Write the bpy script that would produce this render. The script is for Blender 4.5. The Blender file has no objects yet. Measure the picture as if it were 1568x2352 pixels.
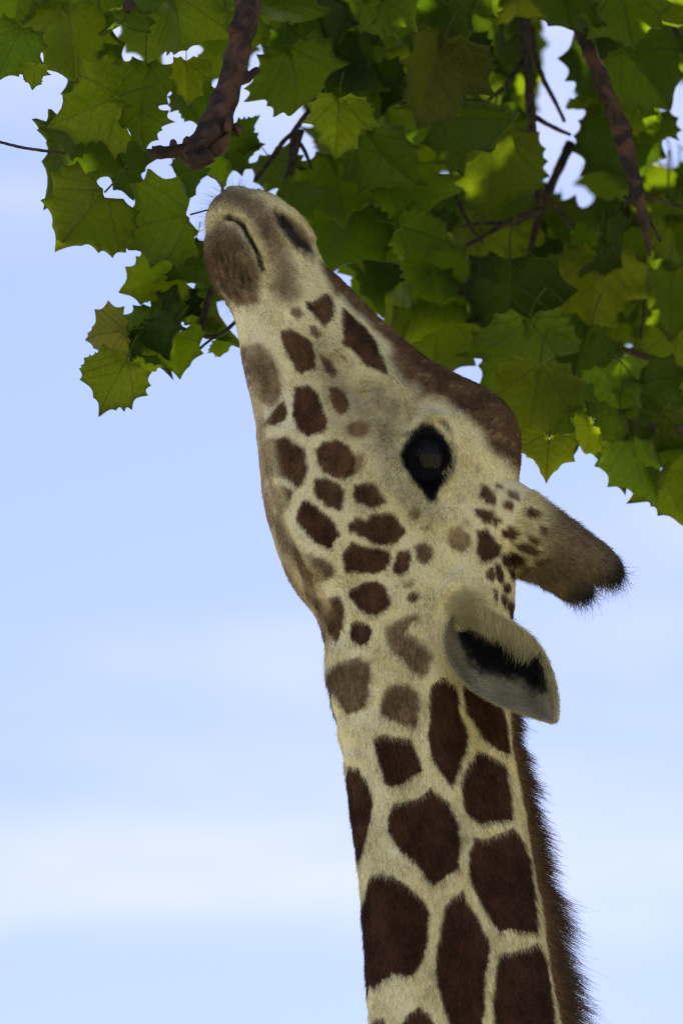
import bpy, math, random
import numpy as np
from math import radians, sin, cos, pi
from mathutils import Vector, Matrix
random.seed(7)
rng = np.random.default_rng(11)
sc = bpy.context.scene
col = sc.collection

# ------------------------------------------------------------------ camera, sky, sun, exposure
PITCH = radians(20.0)
DIST = 7.5
CAM = np.array([0.0, 0.0, 1.65])
LENS = 208.7
FWD = np.array([0.0, cos(PITCH), sin(PITCH)])
UP = np.array([0.0, -sin(PITCH), cos(PITCH)])
cam = bpy.data.objects.new('camera', bpy.data.cameras.new('camera'))
col.objects.link(cam)
cam.location = CAM
cam.rotation_euler = (radians(90) + PITCH, 0, 0)
cam.data.sensor_fit = 'VERTICAL'
cam.data.sensor_height = 36.0
cam.data.lens = LENS
cam.data.clip_end = 5000
cam.data.dof.use_dof = True
cam.data.dof.focus_distance = 7.42
cam.data.dof.aperture_fstop = 4.8
sc.camera = cam

SUN_EL, SUN_AZ = radians(58), radians(22)     # azimuth from +Y towards +X
world = bpy.data.worlds.new('World')
sc.world = world
world.use_nodes = True
wn, wl = world.node_tree.nodes, world.node_tree.links
wn.clear()
w_out = wn.new('ShaderNodeOutputWorld')
w_bg = wn.new('ShaderNodeBackground')
w_bg.inputs['Strength'].default_value = 0.088
w_sky = wn.new('ShaderNodeTexSky')
w_sky.sky_type = 'NISHITA'
w_sky.sun_disc = False
w_sky.sun_elevation = SUN_EL
w_sky.sun_rotation = SUN_AZ
w_sky.air_density = 1.25
w_sky.dust_density = 0.6
w_sky.ozone_density = 2.6
# thin drifting cloud: stretched noise over the whole dome
w_tc = wn.new('ShaderNodeTexCoord')
w_map = wn.new('ShaderNodeMapping')
w_map.inputs['Scale'].default_value = (4.0, 4.0, 22.0)
w_map.inputs['Location'].default_value = (4.12, 0.0, -0.83)
w_noise = wn.new('ShaderNodeTexNoise')
w_noise.inputs['Scale'].default_value = 1.0
w_noise.inputs['Detail'].default_value = 8.0
w_noise.inputs['Roughness'].default_value = 0.58
w_ramp = wn.new('ShaderNodeMapRange')
w_ramp.interpolation_type = 'SMOOTHSTEP'
w_ramp.inputs['From Min'].default_value = 0.48
w_ramp.inputs['From Max'].default_value = 0.80
w_ramp.inputs['To Max'].default_value = 0.38
w_mix = wn.new('ShaderNodeMix')
w_mix.data_type = 'RGBA'
w_mix.inputs['B'].default_value = (9.2, 9.6, 10.2, 1)
wl.new(w_tc.outputs['Generated'], w_map.inputs['Vector'])
wl.new(w_map.outputs['Vector'], w_noise.inputs['Vector'])
wl.new(w_noise.outputs['Fac'], w_ramp.inputs['Value'])
wl.new(w_ramp.outputs['Result'], w_mix.inputs['Factor'])
wl.new(w_sky.outputs['Color'], w_mix.inputs['A'])
w_wb = wn.new('ShaderNodeMix')                # white balance of the daylight
w_wb.data_type = 'RGBA'; w_wb.blend_type = 'MULTIPLY'; w_wb.inputs['Factor'].default_value = 1
w_wb.inputs['B'].default_value = (1.06, 0.905, 1.0, 1)
wl.new(w_mix.outputs['Result'], w_wb.inputs['A'])
wl.new(w_wb.outputs['Result'], w_bg.inputs['Color'])
wl.new(w_bg.outputs['Background'], w_out.inputs['Surface'])

sun = bpy.data.objects.new('sun', bpy.data.lights.new('sun', 'SUN'))
col.objects.link(sun)
sun.data.energy = 5.0
sun.data.angle = radians(0.5)
sun.data.color = (1.0, 0.95, 0.86)
SUN_DIR = Vector((sin(SUN_AZ) * cos(SUN_EL), cos(SUN_AZ) * cos(SUN_EL), sin(SUN_EL)))
sun.rotation_euler = SUN_DIR.to_track_quat('Z', 'Y').to_euler()

sc.view_settings.view_transform = 'Standard'
sc.view_settings.look = 'None'
sc.view_settings.gamma = 1
sc.view_settings.exposure = 0.87
sc.view_settings.use_curve_mapping = False
sc.render.engine = 'CYCLES'
sc.cycles.use_denoising = True
sc.cycles.denoising_prefilter = 'NONE'
sc.cycles.filter_width = 1.15
sc.cycles.max_bounces = 10
sc.cycles.transparent_max_bounces = 8

# ------------------------------------------------------------------ photo frame <-> world
KPX = LENS / 36.0 * 2352.0
YAW = radians(14)
HV = np.array([cos(YAW), sin(YAW), 0.0])       # along the giraffe, muzzle to nape
NV = np.array([-sin(YAW), cos(YAW), 0.0])      # across the giraffe, away from the viewer
ZV = np.array([0.0, 0.0, 1.0])
P0 = CAM + DIST * FWD

def project(P):
    v = np.asarray(P) - CAM
    d = v @ FWD
    return np.stack([784 + v[..., 0] / d * KPX, 1176 - (v @ UP) / d * KPX], -1)

def unproject(px, py, b=0.0):
    """point where the sight line meets the upright plane b metres beyond the giraffe's middle plane"""
    px = np.asarray(px, float); py = np.asarray(py, float)
    r = FWD + ((px - 784) / KPX)[..., None] * np.array([1.0, 0, 0]) + ((1176 - py) / KPX)[..., None] * UP
    q = P0 + NV * np.asarray(b, float)[..., None]
    t = ((q - CAM) @ NV) / (r @ NV)
    return CAM + r * t[..., None]

def to_local(P):
    v = np.asarray(P) - P0
    return np.stack([v @ HV, v @ NV, v[..., 2]], -1)

def to_world(L):
    L = np.asarray(L)
    return P0 + L[..., 0:1] * HV + L[..., 1:2] * NV + L[..., 2:3] * ZV

_nd = rng.normal(size=(40, 3)); _np = rng.uniform(0, 6.28, 40)
def wobble(P, scale, k=0):
    """cheap smooth noise of points, about -1..1"""
    s = np.zeros(len(P))
    D = P.shape[1]
    for i in range(6):
        s += np.sin(P @ (_nd[(k * 6 + i) % 40][:D]) * scale * (0.7 + 0.25 * i) + _np[(k * 5 + i) % 40])
    return s / 3.2

def smoothstep(a, b, x):
    t = np.clip((x - a) / (b - a), 0, 1)
    return t * t * (3 - 2 * t)

def tag(o, label=None, cat=None, group=None, kind=None):
    if label: o['label'] = label
    if cat: o['category'] = cat
    if group: o['group'] = group
    if kind: o['kind'] = kind
    return o

def mesh_obj(name, V, F, mat, parent=None, smooth=True, colors=None):
    me = bpy.data.meshes.new(name)
    me.from_pydata([tuple(v) for v in V], [], F if isinstance(F, list) else F.tolist())
    if smooth: me.polygons.foreach_set('use_smooth', [True] * len(me.polygons))
    if colors is not None:
        at = me.attributes.new('coat', 'FLOAT_COLOR', 'POINT')
        at.data.foreach_set('color', np.concatenate([colors, np.ones((len(colors), 1))], 1).astype(np.float32).ravel())
    if mat: me.materials.append(mat)
    me.update()
    o = bpy.data.objects.new(name, me)
    col.objects.link(o)
    if parent: o.parent = parent; o.matrix_parent_inverse = parent.matrix_world.inverted()
    return o

def empty(name, loc):
    o = bpy.data.objects.new(name, None)
    o.location = loc; o.empty_display_size = 0.2
    col.objects.link(o)
    bpy.context.view_layer.update()
    return o

# ------------------------------------------------------------------ materials
def new_mat(name):
    m = bpy.data.materials.new(name); m.use_nodes = True
    nt = m.node_tree
    for n in list(nt.nodes): nt.nodes.remove(n)
    return m, nt.nodes, nt.links

def coat_material(name, rough=0.75, bump=0.25, grain=320.0):
    m, n, l = new_mat(name)
    o = n.new('ShaderNodeOutputMaterial'); p = n.new('ShaderNodeBsdfPrincipled')
    a = n.new('ShaderNodeAttribute'); a.attribute_name = 'coat'
    tc = n.new('ShaderNodeTexCoord')
    no = n.new('ShaderNodeTexNoise'); no.inputs['Scale'].default_value = grain; no.inputs['Detail'].default_value = 4
    mr = n.new('ShaderNodeMapRange'); mr.inputs['To Min'].default_value = 0.72; mr.inputs['To Max'].default_value = 1.28
    mx = n.new('ShaderNodeMix'); mx.data_type = 'RGBA'; mx.blend_type = 'MULTIPLY'; mx.inputs['Factor'].default_value = 1
    bp = n.new('ShaderNodeBump'); bp.inputs['Strength'].default_value = bump; bp.inputs['Distance'].default_value = 0.002
    l.new(tc.outputs['Object'], no.inputs['Vector']); l.new(no.outputs['Fac'], mr.inputs['Value'])
    l.new(a.outputs['Color'], mx.inputs['A']); l.new(mr.outputs['Result'], mx.inputs['B'])
    l.new(mx.outputs['Result'], p.inputs['Base Color']); l.new(no.outputs['Fac'], bp.inputs['Height'])
    l.new(bp.outputs['Normal'], p.inputs['Normal'])
    p.inputs['Roughness'].default_value = rough; p.inputs['Specular IOR Level'].default_value = 0.06
    l.new(p.outputs['BSDF'], o.inputs['Surface'])
    return m

def fur_material(name):
    m, n, l = new_mat(name)
    o = n.new('ShaderNodeOutputMaterial')
    p = n.new('ShaderNodeBsdfPrincipled')
    a = n.new('ShaderNodeAttribute'); a.attribute_name = 'coat'
    l.new(a.outputs['Color'], p.inputs['Base Color'])
    p.inputs['Roughness'].default_value = 0.55; p.inputs['Specular IOR Level'].default_value = 0.25
    t = n.new('ShaderNodeBsdfTranslucent'); l.new(a.outputs['Color'], t.inputs['Color'])
    mx = n.new('ShaderNodeMixShader'); mx.inputs['Fac'].default_value = 0.3
    l.new(p.outputs['BSDF'], mx.inputs[1]); l.new(t.outputs['BSDF'], mx.inputs[2])
    l.new(mx.outputs['Shader'], o.inputs['Surface'])
    return m

def eye_material():
    m, n, l = new_mat('eye')
    o = n.new('ShaderNodeOutputMaterial'); p = n.new('ShaderNodeBsdfPrincipled')
    p.inputs['Base Color'].default_value = (0.006, 0.005, 0.005, 1); p.inputs['Roughness'].default_value = 0.05
    p.inputs['Specular IOR Level'].default_value = 0.2
    no = n.new('ShaderNodeTexNoise'); no.inputs['Scale'].default_value = 6; no.inputs['Detail'].default_value = 2
    bp = n.new('ShaderNodeBump'); bp.inputs['Strength'].default_value = 0.22; bp.inputs['Distance'].default_value = 0.006
    l.new(no.outputs['Fac'], bp.inputs['Height']); l.new(bp.outputs['Normal'], p.inputs['Normal'])
    l.new(p.outputs['BSDF'], o.inputs['Surface'])
    return m

def bark_material(name, dark, light, scale=40.0):
    m, n, l = new_mat(name)
    o = n.new('ShaderNodeOutputMaterial'); p = n.new('ShaderNodeBsdfPrincipled')
    tc = n.new('ShaderNodeTexCoord')
    n1 = n.new('ShaderNodeTexNoise'); n1.inputs['Scale'].default_value = scale; n1.inputs['Detail'].default_value = 8
    n1.inputs['Distortion'].default_value = 0.6
    vr = n.new('ShaderNodeTexVoronoi'); vr.inputs['Scale'].default_value = scale * 0.8
    r = n.new('ShaderNodeValToRGB')
    r.color_ramp.elements[0].position = 0.42; r.color_ramp.elements[0].color = (*dark, 1)
    r.color_ramp.elements[1].position = 0.66; r.color_ramp.elements[1].color = (*light, 1)
    l.new(tc.outputs['Object'], n1.inputs['Vector']); l.new(tc.outputs['Object'], vr.inputs['Vector'])
    l.new(n1.outputs['Fac'], r.inputs['Fac']); l.new(r.outputs['Color'], p.inputs['Base Color'])
    ad = n.new('ShaderNodeMath'); ad.operation = 'ADD'
    l.new(n1.outputs['Fac'], ad.inputs[0]); l.new(vr.outputs['Distance'], ad.inputs[1])
    bp = n.new('ShaderNodeBump'); bp.inputs['Strength'].default_value = 0.8; bp.inputs['Distance'].default_value = 0.006
    l.new(ad.outputs['Value'], bp.inputs['Height']); l.new(bp.outputs['Normal'], p.inputs['Normal'])
    p.inputs['Roughness'].default_value = 0.85
    l.new(p.outputs['BSDF'], o.inputs['Surface'])
    return m

def leaf_material(name, per_object):
    """green blade with pale palmate veins; lets daylight through"""
    m, n, l = new_mat(name)
    def math_(op, a, b=None, c=None):
        q = n.new('ShaderNodeMath'); q.operation = op
        for i, v in enumerate((a, b, c)):
            if v is None: continue
            if isinstance(v, (int, float)): q.inputs[i].default_value = v
            else: l.new(v, q.inputs[i])
        return q.outputs['Value']
    o = n.new('ShaderNodeOutputMaterial'); p = n.new('ShaderNodeBsdfPrincipled')
    t = n.new('ShaderNodeBsdfTranslucent'); mx = n.new('ShaderNodeMixShader')
    if per_object:
        oi = n.new('ShaderNodeObjectInfo'); base = oi.outputs['Color']
    else:
        gi = n.new('ShaderNodeNewGeometry'); rp = n.new('ShaderNodeValToRGB')
        rp.color_ramp.elements[0].color = (0.018, 0.034, 0.003, 1); rp.color_ramp.elements[1].color = (0.052, 0.076, 0.005, 1)
        l.new(gi.outputs['Random Per Island'], rp.inputs['Fac']); base = rp.outputs['Color']
    uv = n.new('ShaderNodeUVMap'); sp = n.new('ShaderNodeSeparateXYZ')
    l.new(uv.outputs['UV'], sp.inputs['Vector'])
    x = math_('ABSOLUTE', math_('SUBTRACT', sp.outputs['X'], 0.5)); y = math_('SUBTRACT', sp.outputs['Y'], 0.12)
    ang = math_('ARCTAN2', x, y); rad = math_('SQRT', math_('ADD', math_('MULTIPLY', x, x), math_('MULTIPLY', y, y)))
    def line(a0, w):
        d = math_('MULTIPLY', math_('ABSOLUTE', math_('SUBTRACT', ang, a0)), rad)
        return math_('SUBTRACT', 1.0, math_('SMOOTH_MIN', math_('DIVIDE', d, w), 1.0, 0.2))
    v = math_('MAXIMUM', math_('MAXIMUM', line(0.0, 0.012), line(0.78, 0.010)), line(1.5, 0.008))
    fr = math_('FRACT', math_('MULTIPLY', math_('SUBTRACT', y, math_('MULTIPLY', x, 0.8)), 8.0))
    sec = math_('MULTIPLY', math_('SUBTRACT', 1.0, math_('MINIMUM', math_('MULTIPLY', math_('ABSOLUTE', math_('SUBTRACT', fr, 0.5)), 9.0), 1.0)), 0.35)
    v = math_('MAXIMUM', math_('MAXIMUM', v, sec), 0.0)
    ra = n.new('ShaderNodeAttribute'); ra.attribute_name = 'rim'
    v = math_('MAXIMUM', v, math_('MULTIPLY', math_('SMOOTH_MAX', math_('MULTIPLY', math_('SUBTRACT', ra.outputs['Fac'], .955), 22.0), 0.0, 0.1), 0.9))  # pale margin painted in for light caught by the curled edge
    tc = n.new('ShaderNodeTexCoord')
    no = n.new('ShaderNodeTexNoise'); no.inputs['Scale'].default_value = 22; no.inputs['Detail'].default_value = 5
    l.new(tc.outputs['Object'], no.inputs['Vector'])
    mr = n.new('ShaderNodeMapRange'); mr.inputs['To Min'].default_value = 0.6; mr.inputs['To Max'].default_value = 1.35
    l.new(no.outputs['Fac'], mr.inputs['Value'])
    m1 = n.new('ShaderNodeMix'); m1.data_type = 'RGBA'; m1.blend_type = 'MULTIPLY'; m1.inputs['Factor'].default_value = 1
    l.new(base, m1.inputs['A']); l.new(mr.outputs['Result'], m1.inputs['B'])
    n2 = n.new('ShaderNodeTexNoise'); n2.inputs['Scale'].default_value = 55; n2.inputs['Detail'].default_value = 2
    l.new(tc.outputs['Object'], n2.inputs['Vector'])
    spk = n.new('ShaderNodeMapRange'); spk.inputs['From Min'].default_value = .70; spk.inputs['From Max'].default_value = .76; spk.inputs['To Max'].default_value = .7
    l.new(n2.outputs['Fac'], spk.inputs['Value'])
    ms = n.new('ShaderNodeMix'); ms.data_type = 'RGBA'; ms.inputs['B'].default_value = (0.05, 0.028, 0.008, 1)
    l.new(spk.outputs['Result'], ms.inputs['Factor']); l.new(m1.outputs['Result'], ms.inputs['A']); m1 = ms
    m2 = n.new('ShaderNodeMix'); m2.data_type = 'RGBA'; m2.inputs['B'].default_value = (0.11, 0.11, 0.04, 1)
    l.new(math_('MULTIPLY', v, 0.85), m2.inputs['Factor']); l.new(m1.outputs['Result'], m2.inputs['A'])
    l.new(m2.outputs['Result'], p.inputs['Base Color'])
    m3 = n.new('ShaderNodeMix'); m3.data_type = 'RGBA'; m3.blend_type = 'MULTIPLY'; m3.inputs['Factor'].default_value = 1
    m3.inputs['B'].default_value = (5.6, 5.4, 0.9, 1)
    l.new(m1.outputs['Result'], m3.inputs['A'])
    m4 = n.new('ShaderNodeMix'); m4.data_type = 'RGBA'; m4.inputs['B'].default_value = (0.16, 0.17, 0.03, 1)
    l.new(math_('MULTIPLY', v, 0.5), m4.inputs['Factor']); l.new(m3.outputs['Result'], m4.inputs['A'])
    l.new(m4.outputs['Result'], t.inputs['Color'])
    bp = n.new('ShaderNodeBump'); bp.inputs['Strength'].default_value = 0.9; bp.inputs['Distance'].default_value = 0.004
    l.new(math_('ADD', v, math_('MULTIPLY', no.outputs['Fac'], 0.7)), bp.inputs['Height'])
    l.new(bp.outputs['Normal'], p.inputs['Normal'])
    p.inputs['Roughness'].default_value = 0.38; p.inputs['Specular IOR Level'].default_value = 0.2
    mx.inputs['Fac'].default_value = 0.5
    l.new(p.outputs['BSDF'], mx.inputs[1]); l.new(t.outputs['BSDF'], mx.inputs[2])
    l.new(mx.outputs['Shader'], o.inputs['Surface'])
    return m

def ground_material():
    m, n, l = new_mat('ground')
    o = n.new('ShaderNodeOutputMaterial'); p = n.new('ShaderNodeBsdfPrincipled')
    tc = n.new('ShaderNodeTexCoord')
    no = n.new('ShaderNodeTexNoise'); no.inputs['Scale'].default_value = 0.35; no.inputs['Detail'].default_value = 9
    r = n.new('ShaderNodeValToRGB')
    r.color_ramp.elements[0].position = 0.4; r.color_ramp.elements[0].color = (0.17, 0.18, 0.07, 1)
    r.color_ramp.elements[1].position = 0.6; r.color_ramp.elements[1].color = (0.42, 0.36, 0.24, 1)
    l.new(tc.outputs['Object'], no.inputs['Vector']); l.new(no.outputs['Fac'], r.inputs['Fac'])
    l.new(r.outputs['Color'], p.inputs['Base Color']); p.inputs['Roughness'].default_value = 0.95
    l.new(p.outputs['BSDF'], o.inputs['Surface'])
    return m

M_COAT = coat_material('giraffe_coat')
M_FUR = fur_material('giraffe_fur')
M_EYE = eye_material()
M_BARK = bark_material('bark', (0.012, 0.006, 0.005), (0.095, 0.043, 0.024))
M_TWIG = bark_material('twig_bark', (0.018, 0.012, 0.008), (0.07, 0.045, 0.028), 90)
M_LEAF = leaf_material('leaf', True)
M_LEAFMASS = leaf_material('leaf_mass', False)

# ------------------------------------------------------------------ ground
g = 1500.0
ground = mesh_obj('ground', [(-g, -g, 0), (g, -g, 0), (g, g, 0), (-g, g, 0)], [[0, 1, 2, 3]], ground_material(), smooth=False)
tag(ground, 'dry grass and bare earth of the enclosure', 'ground', kind='structure')

# ------------------------------------------------------------------ giraffe: coat pattern (traced patches, photo pixels of a 1568-wide view)
S0 = 1568 / 2500.0
def crop(ox, oy, s, pts): return np.array([((x / s + ox) * S0, (y / s + oy) * S0) for x, y in pts])
def c1(*p): return crop(700, 640, 1.96, p)
def cA(*p): return crop(800, 1300, 1.96, p)
def cB(*p): return crop(1300, 1300, 1.568, p)
def cC(*p): return crop(1100, 2200, 1.4255, p)
def cE(*p): return crop(1200, 2950, 1.4933, p)
def dd(*p): return np.array(p, float)
CREAM = np.array((0.72, 0.65, 0.385)); BROWN = np.array((0.060, 0.026, 0.0135)); TAN = np.array((0.27, 0.175, 0.088))
TAUPE = np.array((0.205, 0.140, 0.085)); BLACK = np.array((0.005, 0.005, 0.006)); RUST = np.array((0.20, 0.095, 0.05))
FACE = np.array((0.33, 0.285, 0.165))  # greyish face fur, darkened further for the canopy's shade on the head
def tone(k): return BROWN * (1 - k) + TAN * k
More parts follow.
